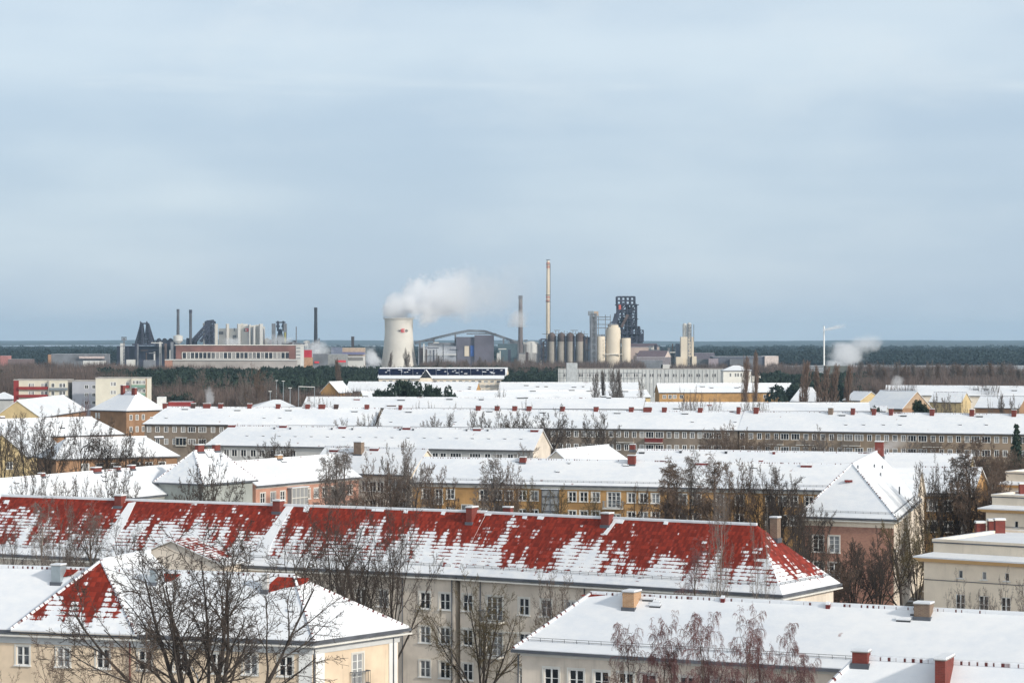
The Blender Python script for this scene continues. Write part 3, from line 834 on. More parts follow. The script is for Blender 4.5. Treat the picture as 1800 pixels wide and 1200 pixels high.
pp, n = b.on(1491, 845, 3); mb = MB(); mb.box((pp.x, pp.y-.2, pp.z-.1), (0.9, .5, .25), REDT); mb.build('roof_vent', R)
for px, py in ((1508, 823), (1537, 821), (1551, 823), (1556, 797), (1548, 836), (1581, 868)):
    pp, n = b.on(px, py, 0); mb = MB(); mb.box((pp.x, pp.y, pp.z-.05), (.16, .16, .45 if py != 868 else 1.0), GUT); mb.build('vent_pipe', R)

# --- flat-roofed cream blocks at the right --------------------------------------------
def flat_block(label, L, Rr, zt, depth, wall, wins=(), name='apartment_block', cat='building', group=None, parapet=0.35, extra=None, far=True, left=None, top=SNOW):
    q = front(L, Rr, zt, depth) if left is None else left
    R = thing(name, label, cat, (q[0].x, q[0].y, 0), group); ops = {0: [], 1: [], 3: []}
    class B2: pass
    B = B2(); B.root = R; B.q = q; B.w = q; B.ze = zt; B.hit = lambda p, q_, px: Body.hit(None, p, q_, px)
    for wn in wins:
        e = wn['e']; p, q_ = q[e], q[(e+1) % 4]
        us = [B.hit(p, q_, x_) for x_ in wn['px']] if 'px' in wn else list(wn['u'])
        for u in us:
            for tz in wn['top']:
                ww, hh = wn.get('w', 1.3), wn.get('h', 1.4); ops[e].append((u-ww/2, u+ww/2, zt-tz-hh, zt-tz, wn.get('kind', 'far' if far else 'std')))
    mb = MB(); pl = []
    for e in range(4):
        p, q_ = q[e], q[(e+1) % 4]; dd = (q_-p).normalized()
        for o in wallgrid(mb, p, q_, 0, zt, ops.get(e, []), wall if not isinstance(wall, dict) else wall.get(e, wall[0])):
            pt = p+dd*(o[0]+o[1])/2; pl.append(((pt.x, pt.y, o[2]), math.atan2(dd.y, dd.x), o[4], o[1]-o[0], o[3]-o[2]))
    mb.build('wall', R)
    for a in pl: put_window(R, *a)
    mb = MB(); o1 = inset_quad(q, [-0.12]*4); i1 = inset_quad(q, [0.3]*4)
    for i in range(4):
        j = (i+1) % 4
        mb.hexa([(v.x, v.y, zt) for v in (o1[i], o1[j], i1[j], i1[i])], [(v.x, v.y, zt+parapet) for v in (o1[i], o1[j], i1[j], i1[i])], mat('parapet', (.35, .33, .31)), top)
    mb.build('parapet', R)
    mb = MB(); mb.face([(v.x, v.y, zt+0.06) for v in i1], top); mb.build('roof', R)
    return B


def attic(B, set_, h_, z0, wall, chim=()):
    """set-back top storey with cornice ledge below it"""
    q = inset_quad(B.q, [set_]*4); R = B.root; mb = MB()
    o1 = inset_quad(B.q, [-0.75]*4); o2 = inset_quad(B.q, [-0.35]*4); i1 = inset_quad(B.q, [-0.005]*4); z_ = z0
    for i in range(4):
        j = (i+1) % 4
        mb.hexa([(v.x, v.y, z_-.55) for v in (o2[i], o2[j], i1[j], i1[i])], [(v.x, v.y, z_-.2) for v in (o1[i], o1[j], i1[j], i1[i])], WARM)
    for i in range(4):
        j = (i+1) % 4
        mb.hexa([(v.x, v.y, z_-.197) for v in (o1[i], o1[j], q[j], q[i])], [(v.x, v.y, a) for v, a in ((o1[i], z_-.06), (o1[j], z_-.06), (q[j], z_+.3), (q[i], z_+.3))], SNOW, SNOW)
    mb.build('cornice', R)
    mb = MB(); mb.hexa([(v.x, v.y, z0-.2) for v in q], [(v.x, v.y, z0+h_) for v in q], wall); mb.build('attic_storey', R)
    mb = MB(); oo = inset_quad(q, [-0.1]*4); ii = inset_quad(q, [0.45]*4)
    for i in range(4):
        j = (i+1) % 4
        mb.hexa([(v.x, v.y, z0+h_+.004) for v in (oo[i], oo[j], ii[j], ii[i])], [(v.x, v.y, z0+h_+.12) for v in (oo[i], oo[j], ii[j], ii[i])], GUT)
        mb.hexa([(v.x, v.y, z0+h_+.123) for v in (oo[i], oo[j], ii[j], ii[i])], [(v.x, v.y, z0+h_+.36) for v in (oo[i], oo[j], ii[j], ii[i])], CREAM3, SNOW)
    mb.face([(v.x, v.y, z0+h_+.12) for v in ii], SNOW); mb.build('roof', R)


def block_right(label, L, Rr, zt, depth, h_, wins, chs, set_=0.7):
    q = front(L, Rr, zt, depth); R = thing('apartment_block', label, 'building', (q[0].x, q[0].y, 0), 'flat roofed cream blocks')
    class B2: pass
    B = B2(); B.root = R; B.q = q; B.w = q; B.ze = zt; B.hit = lambda p, q_, px: Body.hit(None, p, q_, px)
    mb = MB(); pl = []
    for e in range(4):
        p, q_ = q[e], q[(e+1) % 4]; dd = (q_-p).normalized(); ops = []
        if e == 0:
            for wn in wins:
                for x_ in wn['px']:
                    u = B.hit(p, q_, x_)
                    for tz in wn['top']: ops.append((u-wn['w']/2, u+wn['w']/2, zt-tz-wn['h'], zt-tz, wn.get('kind', 'std')))
        for o in wallgrid(mb, p, q_, 0, zt, ops, CREAM3):
            pt = p+dd*(o[0]+o[1])/2; pl.append(((pt.x, pt.y, o[2]), math.atan2(dd.y, dd.x), o[4], o[1]-o[0], o[3]-o[2]))
    mb.build('wall', R)
    for a in pl: put_window(R, *a)
    attic(B, set_, h_, zt+0.2, CREAM3)
    for px, D, w_, h2 in chs:
        c = (PX(px, D), D); mb = MB(); z1 = zt+.2+h_; mb.box((c[0], c[1], z1-.1), (w_, .9, h2), CH_RED); o = mb.build('chimney', R)
        mb = MB(); mb.box((c[0], c[1], z1-.1+h2+.003), (w_+.15, 1.05, .1), TRIM); mb.box((c[0], c[1], z1+h2+.006), (w_+.1, 1.0, .1), SNOW); mb.build('snow_cap', o)
    mb = MB(); p, q_ = q[0], q[1]; dd = (q_-p).normalized(); c = (p+q_)/2
    mb.box((c.x, c.y-.04, zt-2.05), ((q_-p).length, .07, .06), GUT, math.atan2(dd.y, dd.x)); mb.build('string_course', R)
    return B


B = block_right('cream flat-roofed block with orange cornice and three red chimneys, beside the long snow roof', (1624, 979), (1900, 995), 13.0, 16, 1.15,
            [dict(px=[1688.5, 1730, 1770, 1812], top=[1.0], w=.42, h=.72, kind='bare'), dict(px=[1688, 1729, 1768, 1809], top=[3.2, 6.2], w=.95, h=1.7, kind='bare')],
            [(1723, 238, .85, 1.1), (1744, 241, .8, 1.1), (1757, 237, .95, 1.45)], .65)
B = block_right('cream flat-roofed block with one small square window, second behind the block with three chimneys', (1733, 894), (1920, 902), 13.0, 14, 1.2,
            [dict(px=[1786.5, 1830], top=[1.3], w=.45, h=.75, kind='bare')], [(1798, 297, .9, 1.4)], .55)
B = block_right('cream flat-roofed block half hidden by bare trees, last of the stepped blocks', (1760, 851), (1930, 857), 13.0, 14, 1.3,
            [dict(px=[1792, 1850], top=[1.6, 4.4], w=1.2, h=1.3, kind='std')], [], .5)

# --- third row: the long weathered rows -----------------------------------------------
def rowwins(a, b, step, body_h=1.5):
    rnd = random.Random(int(a*3+b)); s, t = [], []; x_ = a; k = 0
    while x_ < b:
        k += 1
        if k % 7 in (0, 6): t.append(x_); x_ += step*1.25
        else: s.append(x_); x_ += step
    return [dict(e=0, px=s, top=[0.65, 3.75], w=1.05, h=1.5), dict(e=0, px=t, top=[0.65, 3.75], w=2.0, h=1.5)]

q = front((250, 744.5), (658, 747.5), 12, 11.5)
R = house('long weathered grey brown row joining the brown hipped house', q, 'long weathered rows')
b = Body(R, q, 12, (450, 716), (4.5, 0), TAUPE, RS[1], far=True, wins=rowwins(262, 640, 15.0))
for px, w_ in ((290, 1.1), (340, 1.1), (364, 1.9), (388, 1.1), (439, 1.1), (489, 1.1), (541, 1.1), (566, 1.7), (591, 1.1), (645, 1.1)):
    b.chimney(px, top=0.9, w=w_, d=0.8, m=CH_DK if px in (340, 591) else CH_RED, base=0)
for px, py in ((417, 722), (507, 722), (623, 724), (325, 720)): b.hatch(px, py, 1.6, .5, .25)
for px in (266, 292, 464, 492): b.hatch(px, 735, .7, .4, .15)
bay(R, b, 0, 319, 3.5, 5.6, 2.8, .4, TRIM, rows=1, cols=3)
q = front((690, 748.5), (1298, 755.5), 12, 11.5)
q[0] = V2(P(660, 748.2, 12)); q[3] = q[0]+(q[2]-q[1])
R = house('long weathered grey brown row, middle one of three, dark balconies below its windows', q, 'long weathered rows')
b = Body(R, q, 12, (900, 720), (0, 0), TAUPE, RS[1], far=True, wins=rowwins(972, 1290, 13.6))
for px, w_ in ((704, .8), (841, 1.2), (874, 1.1), (905, 1.1), (930, 1.1), (989, 1.1), (1048, 1.1), (1110, 1.1), (1135, 1.0), (1142, 1.0), (1168, 1.1), (1231, 1.1)):
    b.chimney(px, top=0.9, w=w_, d=0.8, m=CH_RED, base=0)
for px, py in ((718, 725), (860, 724), (954, 726), (1085, 727), (1204, 728)): b.hatch(px, py, 1.6, .5, .25)
for px in (687, 1217, 1292, 800): b.hatch(px, 742, .7, .4, .15)
for px in (1100, 1150): balcony(R, b, 0, px, 3.2, 4.2, 1.1, TAUPE if px == 1100 else REDT, True)
q = front((1296, 755.5), (1900, 764), 12, 11.5)
R = house('long weathered tan row reaching the spruce, seven chimneys on its ridge', q, 'long weathered rows')
b = Body(R, q, 12, (1550, 725.5), (0, 0), mat('tan_grey_plaster', (0.30, 0.23, 0.165), 0.95, 0.2, 0.12, streaks=0.6), RS[0], far=True, wins=rowwins(1305, 1880, 14.9))
for px, w_ in ((1299, .8), (1330, 1.1), (1461, 1.1), (1500, .9), (1537, .9), (1567, .9), (1639, 1.0), (1709, 1.0), (1783, 1.0)):
    b.chimney(px, top=1.0, w=w_, d=0.9, m=CH_RED if px not in (1461,) else CH_BRN, base=0, down=.3)
for px, py in ((1480, 731), (1588, 732), (1722, 733)): b.hatch(px, py, 1.5, .5, .3)
for px in (1487, 1518, 1553, 1582, 1688, 1734): b.hatch(px, 747, .7, .4, .15)
for px in (1362, 1417, 1497, 1640): balcony(R, b, 0, px, 3.2, 4.4, 1.1, TAUPE, True)
mb = MB()
# flattened white ridge cap joining the two rows
# middle white roof in front
q = front((360, 781.5), (938, 791), 12, 11)
R = house('light grey house with a cream gable, red hatches spaced along its smooth white roof', q)
b = Body(R, q, 12, (900, 754), (3.0, 0), LGREY, RS[1], far=True, gable=CREAM2, walls={1: CREAM2}, wins=[dict(e=0, px=[371, 384, 398, 412, 428, 445, 460, 480, 498, 515, 765, 779], top=[0.8, 3.6], w=1.3, h=1.5), dict(e=0, px=[801, 835], top=[.8], w=2.4, h=1.4), dict(e=0, px=[857, 878, 897, 915], top=[.8, 3.6], w=1.3, h=1.5)])
for px, py in ((407, 750.5), (497, 751.5), (601, 753.3), (714, 755), (838, 757), (939, 759)): b.hatch(px, py, 1.6, .5, .42, REDT)
for px in (482, 510, 583, 619, 703, 726, 820, 857): b.hatch(px, 754+(px-480)*.0095, .35, .3, .4, GUT)
for px in span(420, 930, 29): b.hatch(px, 766+(px-420)*.012, .55, .3, .12, GUT)

# --- left cluster ----------------------------------------------------------------------
D = 640; c0 = Vector((PX(222, 640), 640)); 
r1, r2 = Vector((PX(208, 647), 647)), Vector((PX(256, 649), 649)); 
q = [Vector((PX(155, 649), 649)), Vector((PX(222, 640), 640)), Vector((PX(291, 652), 652)), Vector((PX(226, 662), 662))]
R = house('tall brown plastered house with a pyramid hip and two red chimneys', q)
b = Body(R, q, 14.9, 19.7, (6.2, 3.5), BROWN, [RS[2], RS[0], RS[0], RS[1]], far=True, wins=[dict(e=0, u=[2.2, 3.3], top=[.7], w=.6, h=1.5), dict(e=1, u=[1.7, 4.0, 6.3], top=[1.1, 4.2], w=1.0, h=1.5)], ridge='sparse')
b.chimney(221, top=1.6, w=1.0, d=.8, base=0, m=CH_RED, down=1.0); b.chimney(241, top=1.0, w=1.3, d=.8, base=0, m=CH_RED, down=1)
r1, r2 = V2(P(30, 705, 16.6)), V2(P(117, 695, 16.6)); dr = (r2-r1).normalized(); nr = Vector((-dr.y, dr.x))
q = [r1-nr*6.5, r2-nr*6.5, r2+nr*6.5, r1+nr*6.5]
q = [Vector((v.x-0, v.y)) for v in q]
R = house('house with a yellow gable, roof running back towards the pale slab blocks', q)
b = Body(R, [q[0], q[1], q[2], q[3]], 12.2, 16.8, (0, 4), BROWN, RS[0], far=True, gable=OCHRE2, walls={3: OCHRE2}, wins=[dict(e=3, u=[6.0, 7.0], top=[-1.6], w=.6, h=1.2)], ridge='sparse')
q = front((-40, 770), (219, 762), 12, 11.5)
R = house('snowy roof behind the dark bare trees, below the yellow gable', q)
b = Body(R, q, 12, (120, 734), (0, 5), BROWN, RS[2], far=True, wins=[dict(e=0, u=span(2, 30, 3), top=[1.0, 4.0])]); b.hatch(110, 753, 1.3, .5, .3); b.hatch(5, 736, 1.2, .5, .4, CH_DK)
q = front((96, 806), (317, 800.5), 12, 11)
R = house('snowy hipped roof ending beside the bare trees, brown wall under its eave', q)
b = Body(R, q, 12, (250, 767.5), (4, 4.5), BROWN, RS[0], far=True, wins=[dict(e=0, px=[150, 175, 200, 240, 262, 285], top=[1.0, 4.0], w=1.4)]); b.hatch(280, 771, 1.8, .5, .25)
r1, r2 = V2(P(3, 762, 15.4)), V2(P(70, 751, 15.4)); dr = (r2-r1).normalized(); nr = Vector((-dr.y, dr.x))
q = [r1-nr*5.0, r2-nr*5.0, r2+nr*5.0, r1+nr*5.0]
R = house('dull yellow gabled house at the left edge, veiled by bare trees', q)
b = Body(R, q, 11.0, 15.4, (0, 0), OCHRE2, RS[2], far=True, gable=OCHRE2, wins=[dict(e=3, u=[3, 6], top=[1, 4], w=1.2)], ridge='sparse')
q = front((448, 714.5), (520, 714), 12, 12)
R = house('low pale roof peeping over the long row, left of the street lamps', q)
b = Body(R, q, 12, (500, 702), (7, 4), LGREY, RS[0], far=True, ridge=False)
for L, Rr, ry, label in (((-20, 701), (22, 701), (5, 689), 'pale roof of a far house at the left edge beside the red-banded slab block'),):
    q = front(L, Rr, 12, 12); R = house(label, q); b = Body(R, q, 12, ry, (4, 4), LGREY, RS[2], far=True, ridge=False)

# slab blocks
BANDR = mat('oxblood_panel', (0.25, 0.03, 0.03), .8, .08); NAVY = mat('navy_panel', (.05, .06, .16), .8); SAGE = mat('sage_green_panel', (.17, .28, .22), .8)
SLABG = mat('slab_concrete', (.36, .345, .32), .9, .08, .2, streaks=.3); SLABL = mat('slab_lilac_grey', (.40, .41, .45), .9, .05, .2); SLABC = mat('slab_cream', (.62, .58, .48), .9, .05, .2)
def bands(B, e, pxa, pxb, tops, h, m, out=0.06, name='balcony_front'):
    p, q_ = B.q[e], B.q[(e+1) % 4]; dd = (q_-p).normalized(); n = Vector((dd.y, -dd.x)); ua, ub = B.hit(p, q_, pxa), B.hit(p, q_, pxb)
    for t in tops:
        mb = MB(); c = p+dd*(ua+ub)/2+n*(out/2+.004); mb.box((c.x, c.y, B.ze-t-h), (ub-ua, out, h), m, math.atan2(dd.y, dd.x)); mb.build(name, B.root)
ZS = 19.2
B = flat_block('slab block with dark red bands across its front', (24, 668.5), (119, 668.5), ZS, 11, {0: SLABC, 1: SLABG, 2: SLABG, 3: SLABG},
    [dict(e=0, px=[53, 57, 75, 80, 93, 107, 112], top=[1.0, 3.8, 6.6], w=1.2, h=1.5)], group='slab blocks')
bands(B, 0, 24, 33, [0.02], 8.5, BANDR, .08, 'red_panel'); bands(B, 0, 33.2, 86, [2.2, 5.0], 1.0, BANDR, .9); bands(B, 0, 87, 119, [2.6, 5.4], .8, mat('slab_slate', (.20, .23, .26)), 1.0)
bands(B, 0, 85.8, 86.8, [.02], 8, SLABG, 1.2, 'side_fin')
B = flat_block('lilac grey slab block with cream window bays and a navy balcony', (127, 670), (219, 670), ZS-.3, 11, SLABL,
    [dict(e=0, px=[152, 165, 180], top=[1.3, 4.1, 6.9], w=1.3, h=1.3), dict(e=0, px=[193, 205, 209], top=[1.3, 4.1], w=1.1, h=1.5)], group='slab blocks')
bands(B, 0, 150, 178, [1.1, 3.9], 1.7, SLABC, .012, 'cream_strip') if False else None
bands(B, 0, 188, 217, [2.9], .9, NAVY, 1.0); bands(B, 0, 187, 188, [.02], 8, SLABC, 1.1, 'side_fin'); bands(B, 0, 188.2, 216, [.4, 4.2], .5, SLABC, .05, 'cream_strip')
B = flat_block('pale slab block with sage green balconies, standing behind the lilac one', (168, 665), (258, 665), 20.2, 11, SLABC,
    [dict(e=0, px=[197, 201, 224], top=[1.2, 4.1], w=1.1, h=1.4), dict(e=0, px=[236, 241, 247, 252], top=[.7, 3.6], w=1.3, h=1.3)], group='slab blocks')
bands(B, 0, 232, 256, [2.2, 5.0], 1.0, SAGE, 1.0); bands(B, 0, 230.5, 231.5, [.02], 9, SLABG, 1.2, 'side_fin'); bands(B, 0, 256, 258, [.02], 9, BROWN, .1, 'side_fin'); bands(B, 0, 221, 228, [2.4], .9, BANDR, .7)

# --- fourth band: roofs behind the long rows -------------------------------------------
def farhouse(label, L, Rr, ridge, wall=CREAM3, roof=None, hips=(0, 0), depth=12, ze=12, wins=(), group=None, hatches=(), chims=(), gable=None):
    q = front(L, Rr, ze, depth); R = house(label, q, group)
    b = Body(R, q, ze, ridge, hips, wall, roof or RS[0], far=True, wins=wins, ridge=True, gable=gable)
    for px, py, w_, m_ in hatches: b.hatch(px, py, w_, .6, .35, m_)
    for px in chims: b.chimney(px, top=.9, w=1.3, d=.9, m=CH_RED, base=0)
    return b
farhouse('long white roof directly behind the weathered rows, widest of the far roofs', (530, 715.5), (1130, 718.5), (800, 698.5), TAUPE, hatches=[(627, 703, 2, REDT), (705, 704, 2.4, DARK), (790, 702.5, 2, DARK), (846, 703, 1.5, DARK), (915, 700.5, 2.2, DARK), (924, 700, 1.5, DARK), (1065, 698.5, 3, DARK), (1070, 700, 1.5, DARK), (688, 714, 3, CH_DK), (1210, 710, 2, CH_DK)])
farhouse('white roof one step behind the widest far roof, dotted with small vents', (640, 700.5), (1145, 697.5), (900, 686.5), OCHRE2, RS[2], hatches=[(642, 697, 2, DARK), (735, 690, 2, REDT), (785, 690, 2, DARK), (937, 688, 2.2, DARK), (1005, 686.5, 2.2, DARK), (1035, 688, 1.5, DARK), (1100, 688.5, 2, DARK)])
farhouse('shorter white roof in front of the long grey office slab', (876, 685.5), (1123, 686), (1000, 672), CREAM3, hatches=[(925, 678, 2, DARK), (945, 680, 1.5, DARK), (960, 680, 1.5, DARK), (1009, 681, 2, DARK), (1025, 680, 1, DARK), (1060, 683, 2, DARK)])
farhouse('thin white roof with a red ridge line behind the right weathered row', (1132, 721), (1530, 722), (1300, 707.5), TAUPE, RS[1], hatches=[(1190, 719, 2.2, DARK), (1247, 713, 1.5, REDT)])
farhouse('ochre house with white roof behind the columnar poplars', (1158, 689.5), (1396, 689), (1300, 673.5), OCHRE, hips=(0, 0), wins=[dict(e=0, px=[1168, 1178, 1186, 1198, 1345, 1356, 1361, 1372, 1376, 1386], top=[1.0, 4.0], w=1.4, h=1.6)], hatches=[(1235, 680, 2, DARK), (1251, 682, 1.5, DARK), (1295, 682, 1.8, DARK), (1300, 681, 1, DARK), (1355, 682, 1.5, DARK), (1361, 681, 1.5, DARK), (1373, 681.5, 1, DARK), (1308, 688, 1.5, DARK)])
farhouse('orange house with white roof beside the dark evergreen clump', (606, 687.5), (836, 688.5), (700, 671), OCHRE, wins=[dict(e=0, px=[612, 617, 622, 635, 640, 655, 807, 812, 825], top=[1.2, 4.0], w=1.3, h=1.5)], hatches=[(825, 684, 1.2, CH_DK), (826, 681, 1.0, CH_DK)])
r1, r2 = V2(P(578, 671, 16.3)), V2(P(602, 668.5, 16.3))
q = front((561, 690), (596, 690.3), 12, 13); 
R = house('orange gabled house end with slanting white roof planes', q)
qq = [q[1], q[2], q[3], q[0]]; b = Body(R, qq, 12, 16.5, (0, 0), OCHRE, RS[1], far=True, gable=OCHRE)
# solar roof hall
SOL = mat('solar_panels', (0.006, 0.009, 0.035), 0.75, 0.3); SOL.node_tree.nodes['Principled BSDF'].inputs['Specular IOR Level'].default_value = 0.1
q = front((663, 665), (889, 665.5), 12, 16); R = thing('residential_hall', 'cream building whose roof is covered with dark blue solar panels', 'building', (q[0].x, q[0].y, 0))
b = Body(R, q, 12, (775, 646), (0, 0), CREAM3, RS[0], far=True, wins=[dict(e=0, px=span(670, 882, 11), top=[1.0], w=2.2, h=1.2), dict(e=0, px=[840, 848, 856, 864, 872], top=[3.4, 6.2], w=1.8, h=1.8)], gable=CREAM3)
def sl(px, py): return (px, py)
for i, (xa, xb) in enumerate([(665+k*20.3, 665+(k+1)*20.3-.5) for k in range(11)]):
    b.patch([sl(xa+.5, 659.5), sl(xb+.5, 659.5), sl(xb, 648), sl(xa, 648)], SOL, 'solar_panel', lift=.12)
rnd = random.Random(4)
for i in range(26):
    px = rnd.uniform(667, 880); py = rnd.uniform(649, 657); w_ = rnd.uniform(2, 6); b.patch([(px, py+1), (px+w_, py+1), (px+w_+.5, py), (px+1, py)], SNOW, 'snow_patch', lift=.2)
ga = V2(P(737, 666, 12)); gb = V2(P(760, 666, 12)); x4 = Body(R, [gb+Vector((0, -.6)), gb+Vector((0, 12)), ga+Vector((0, 12)), ga+Vector((0, -.6))], 12.2, 17.2, (0, 0), CREAM3, RS[0], far=True, gable=GLASSF, ridge=False, gutter=None)
pb = V2(P(860, 666, 12)); mb = MB()
for k in range(3):
    for j in range(5): mb.box((pb.x-6+j*4.2, pb.y-1.2, 1+k*3.2), (.4, .4, 3.1), TRIM)
    mb.box((pb.x+2, pb.y-1.0, 1+k*3.2), (20, 1.6, .3), TRIM); mb.box((pb.x+2, pb.y-1.9, 1.3+k*3.2), (20, .1, .9), SLABG)
mb.build('balcony', R)
# office slab, villa
q = front((981, 648.8), (1271, 649), 18.5, 14)
B = flat_block('long grey office slab with a regular window grid, behind the white roofs', None, None, 18.5, 14, {0: mat('office_panel', (.50, .51, .50), .8, .05, .1), 1: LGREY, 2: LGREY, 3: mat('office_end', (.25, .33, .40), .7)},
    [dict(e=0, px=[992+k*13.75+o for k in range(20) for o in (0, 3.6)], top=[2.2], w=1.25, h=1.9)], name='office_building', left=q)
p, q_ = B.q[0], B.q[1]; dd = (q_-p).normalized(); Lw = (q_-p).length; mb = MB()
for k in range(44): c = p+dd*(Lw*(k+.5)/44); mb.box((c.x, c.y-.06, 4), (.14, .1, 14.3), GUT)
for z_ in (16.6, 13.7, 10.6, 7.5): c = (p+q_)/2; mb.box((c.x, c.y-.05, z_), (Lw, .08, .16), GUT)
mb.build('joint_grid', B.root)
for row, tz in ((1, 5.3), (2, 8.4)):
    for k in range(20):
        for o in (0, 3.6):
            u = B.hit(p, q_, 992+k*13.75+o); c = p+dd*u
            if row == 1 and k % 1 == 0: put_window(B.root, (c.x, c.y-.02, 18.5-tz-1.7), 0, 'far', 1.25, 1.9)
WH = mat('white_render', (.78, .76, .70), .85, .03)
q = front((1270, 651), (1322, 651), 18.3, 13); R = thing('white_villa', 'white villa with a low hipped roof at the end of the office slab', 'building', (q[0].x, q[0].y, 0))
b = Body(R, q, 18.3, (1285, 642), (6, 6), WH, RS[0], far=True, wins=[dict(e=0, px=[1284, 1293, 1297.5, 1303, 1314], top=[1.3], w=.95, h=1.9), dict(e=0, px=[1288, 1298, 1303, 1307], top=[6.0], w=.95, h=1.9)], ridge=False)
q = front((1322, 661.5), (1337, 661.5), 14.5, 10)
B = flat_block('white flat-roofed annex on the right of the white villa', None, None, 14.5, 10, WH, [dict(e=0, u=[2.2, 3.9], top=[1.5, 5], w=.8, h=1.5)], left=q, name='annex')
# right cluster
farhouse('long pale roof at the far right edge before the bare wood', (1553, 694), (1860, 696), (1700, 678), CREAM3, RS[2], hatches=[(1716, 685, 1.6, DARK), (1735, 685, 1.5, DARK), (1783, 687, 2, DARK)])
farhouse('pale roof with a yellow gable just right of the poplars', (1480, 703), (1512, 703.8), (1500, 687.5), OCHRE2, RS[1], wins=[dict(e=1, u=[5, 7], top=[.3], w=1.2, h=1.5)], gable=OCHRE2, group=None)
farhouse('roof with a thin tan gable edge sloping down towards the round yew', (1520, 716.5), (1586, 718.2), (1600, 687), BROWN, RS[1], gable=mat('tan_gable', (.38, .27, .18)), depth=15)
farhouse('metal roof with dark red thawed strips, next to the tan gable edge', (1632, 706), (1690, 706.8), (1680, 689), OCHRE2, THIN, gable=OCHRE2, depth=10)
farhouse('pale roof between the metal roof and the right edge', (1712, 716), (1792, 717), (1750, 697), BROWN, RS[2], gable=BROWN, depth=14)
farhouse('white roof seen between the trunks of the poplars', (1388, 705), (1440, 705.3), (1410, 681), LGREY, RS[1], hips=(3, 3))
farhouse('thin low hut roof beside the snowed evergreen, before the round yew', (1533, 722), (1557, 722.2), (1545, 714), LGREY, RS[1], depth=8)
# ------------------------------------------------------------------ the steel works
FB = mat('furnace_steel', (0.035, 0.04, 0.065), .8, .35, .08)
FBR = mat('rusty_steel', (0.10, 0.072, 0.066), .85, .35, .08)
FGR = mat('grey_steel', (0.16, 0.17, 0.19), .8, .2, .08)
CONC = mat('tower_concrete', (.56, .535, .485), .9, .06, .05, streaks=.25)
CONCB = mat('silo_cream', (.62, .545, .435), .9, .05, .05, streaks=.15)
PALE = mat('works_pale_cladding', (.55, .545, .52), .85, .06, .05, streaks=.2)
DKC = mat('stack_dark', (.085, .09, .105), .9, .15, .05)
DKC2 = mat('stack_red_grey', (.15, .13, .13), .9, .15, .05)
LOGO = mat('sign_red', (.62, .03, .045), .6, .02)
INK = mat('sign_ink', (.05, .05, .055), .6, .02)
D0 = 2400.0
def T(name, label, cat, px, D=D0, group=None): return thing(name, label, cat, (PX(px, D), D, 0), group)
def bxp(mb, pa, pb, ya, yb, m, D=D0, dep=15, dy=0, top=None):
    """box covering photo columns pa..pb, rows ya (top) .. yb (bottom), standing at distance D"""
    x0, x1 = PX(pa, D), PX(pb, D); z1 = PZ(ya, D); z0 = PZ(yb, D) if yb is not None else 0
    mb.box(((x0+x1)/2, D+dep/2+dy, z0), (x1-x0, dep, z1-z0), m, 0, top)
def one(name, label, cat, boxes, D=D0, group=None, part='wall'):
    R = T(name, label, cat, (boxes[0][0]+boxes[0][1])/2, D, group)
    for i, bx_ in enumerate(boxes):
        mb = MB(); bxp(mb, bx_[0], bx_[1], bx_[2], bx_[3], bx_[4], D, bx_[6] if len(bx_) > 6 else 15, bx_[7] if len(bx_) > 7 else 0, bx_[5] if len(bx_) > 5 else None)
        mb.build(bx_[8] if len(bx_) > 8 else part, R)
    return R
def stack(label, px, ytop, wt, wb, m, D=D0, name='chimney_stack', extra=()):
    R = T(name, label, 'chimney', px, D, 'factory chimneys'); s = D/F/2; z = PZ(ytop, D); c = (PX(px, D), D)
    mb = MB(); mb.lathe(c, [(wb*s, 0), (wt*s, z)], m, 16); mb.build('shaft', R)
    mb = MB(); mb.lathe(c, [(wt*s*1.12, z-3), (wt*s*1.12, z+.4)], extra[0] if extra else m, 16, topm=SNOW); mb.build('rim', R)
    return R

# brick hall
q = front((298, 625), (522, 625), 18, 40)
DH = 2050.0
R = T('brick_hall', 'long red brick hall with a white-framed window strip, left of the cooling tower', 'building', 410, DH)
mb = MB(); bxp(mb, 309, 520, 607, None, mat('hall_brick', (.20, .095, .08), .9, .2, .06, streaks=.4), DH, 40, 0, SNOW); mb.build('wall', R)
mb = MB(); bxp(mb, 307, 529, 605.8, 607, TRIM, DH, 41.5, -.8, SNOW); mb.build('roof', R)
mb = MB(); bxp(mb, 520.2, 529, 607.6, None, PALE, DH, 30, -.5); mb.build('stair_tower', R)
for k in range(4): mb = MB(); bxp(mb, 521, 528, 611+k*6, 612+k*6, GUT, DH, .3, -.9); mb.build('window', R)
n = 26
for k in range(n):
    a = 320+k*(508-320)/n; b_ = a+(508-320)/n
    f = MB(); bxp(f, a, a+1.0, 619, 630, TRIM, DH, .6, -.7); bxp(f, a, b_, 618.6, 619.5, TRIM, DH, .5, -.65); bxp(f, a, b_, 629.8, 630.6, TRIM, DH, .5, -.65)
    o = f.build('window', R); g = MB(); bxp(g, a+1.1, b_, 619.6, 629.6, GLASSF, DH, .2, -.25); g.build('pane', o)
mb = MB(); bxp(mb, 293, 524, 631.2, 633, PALE, DH, 10, -11, SNOW); mb.build('ledge', R)
mb = MB(); bxp(mb, 293, 306, 632.5, None, BRICKW, DH, 8, -10.5); mb.build('low_annex', R)
mb = MB(); bxp(mb, 306.3, 523, 633, None, mat('hall_base', (.34, .31, .29), .9, .1, .06), DH, 7, -10); mb.build('lower_wall', R)

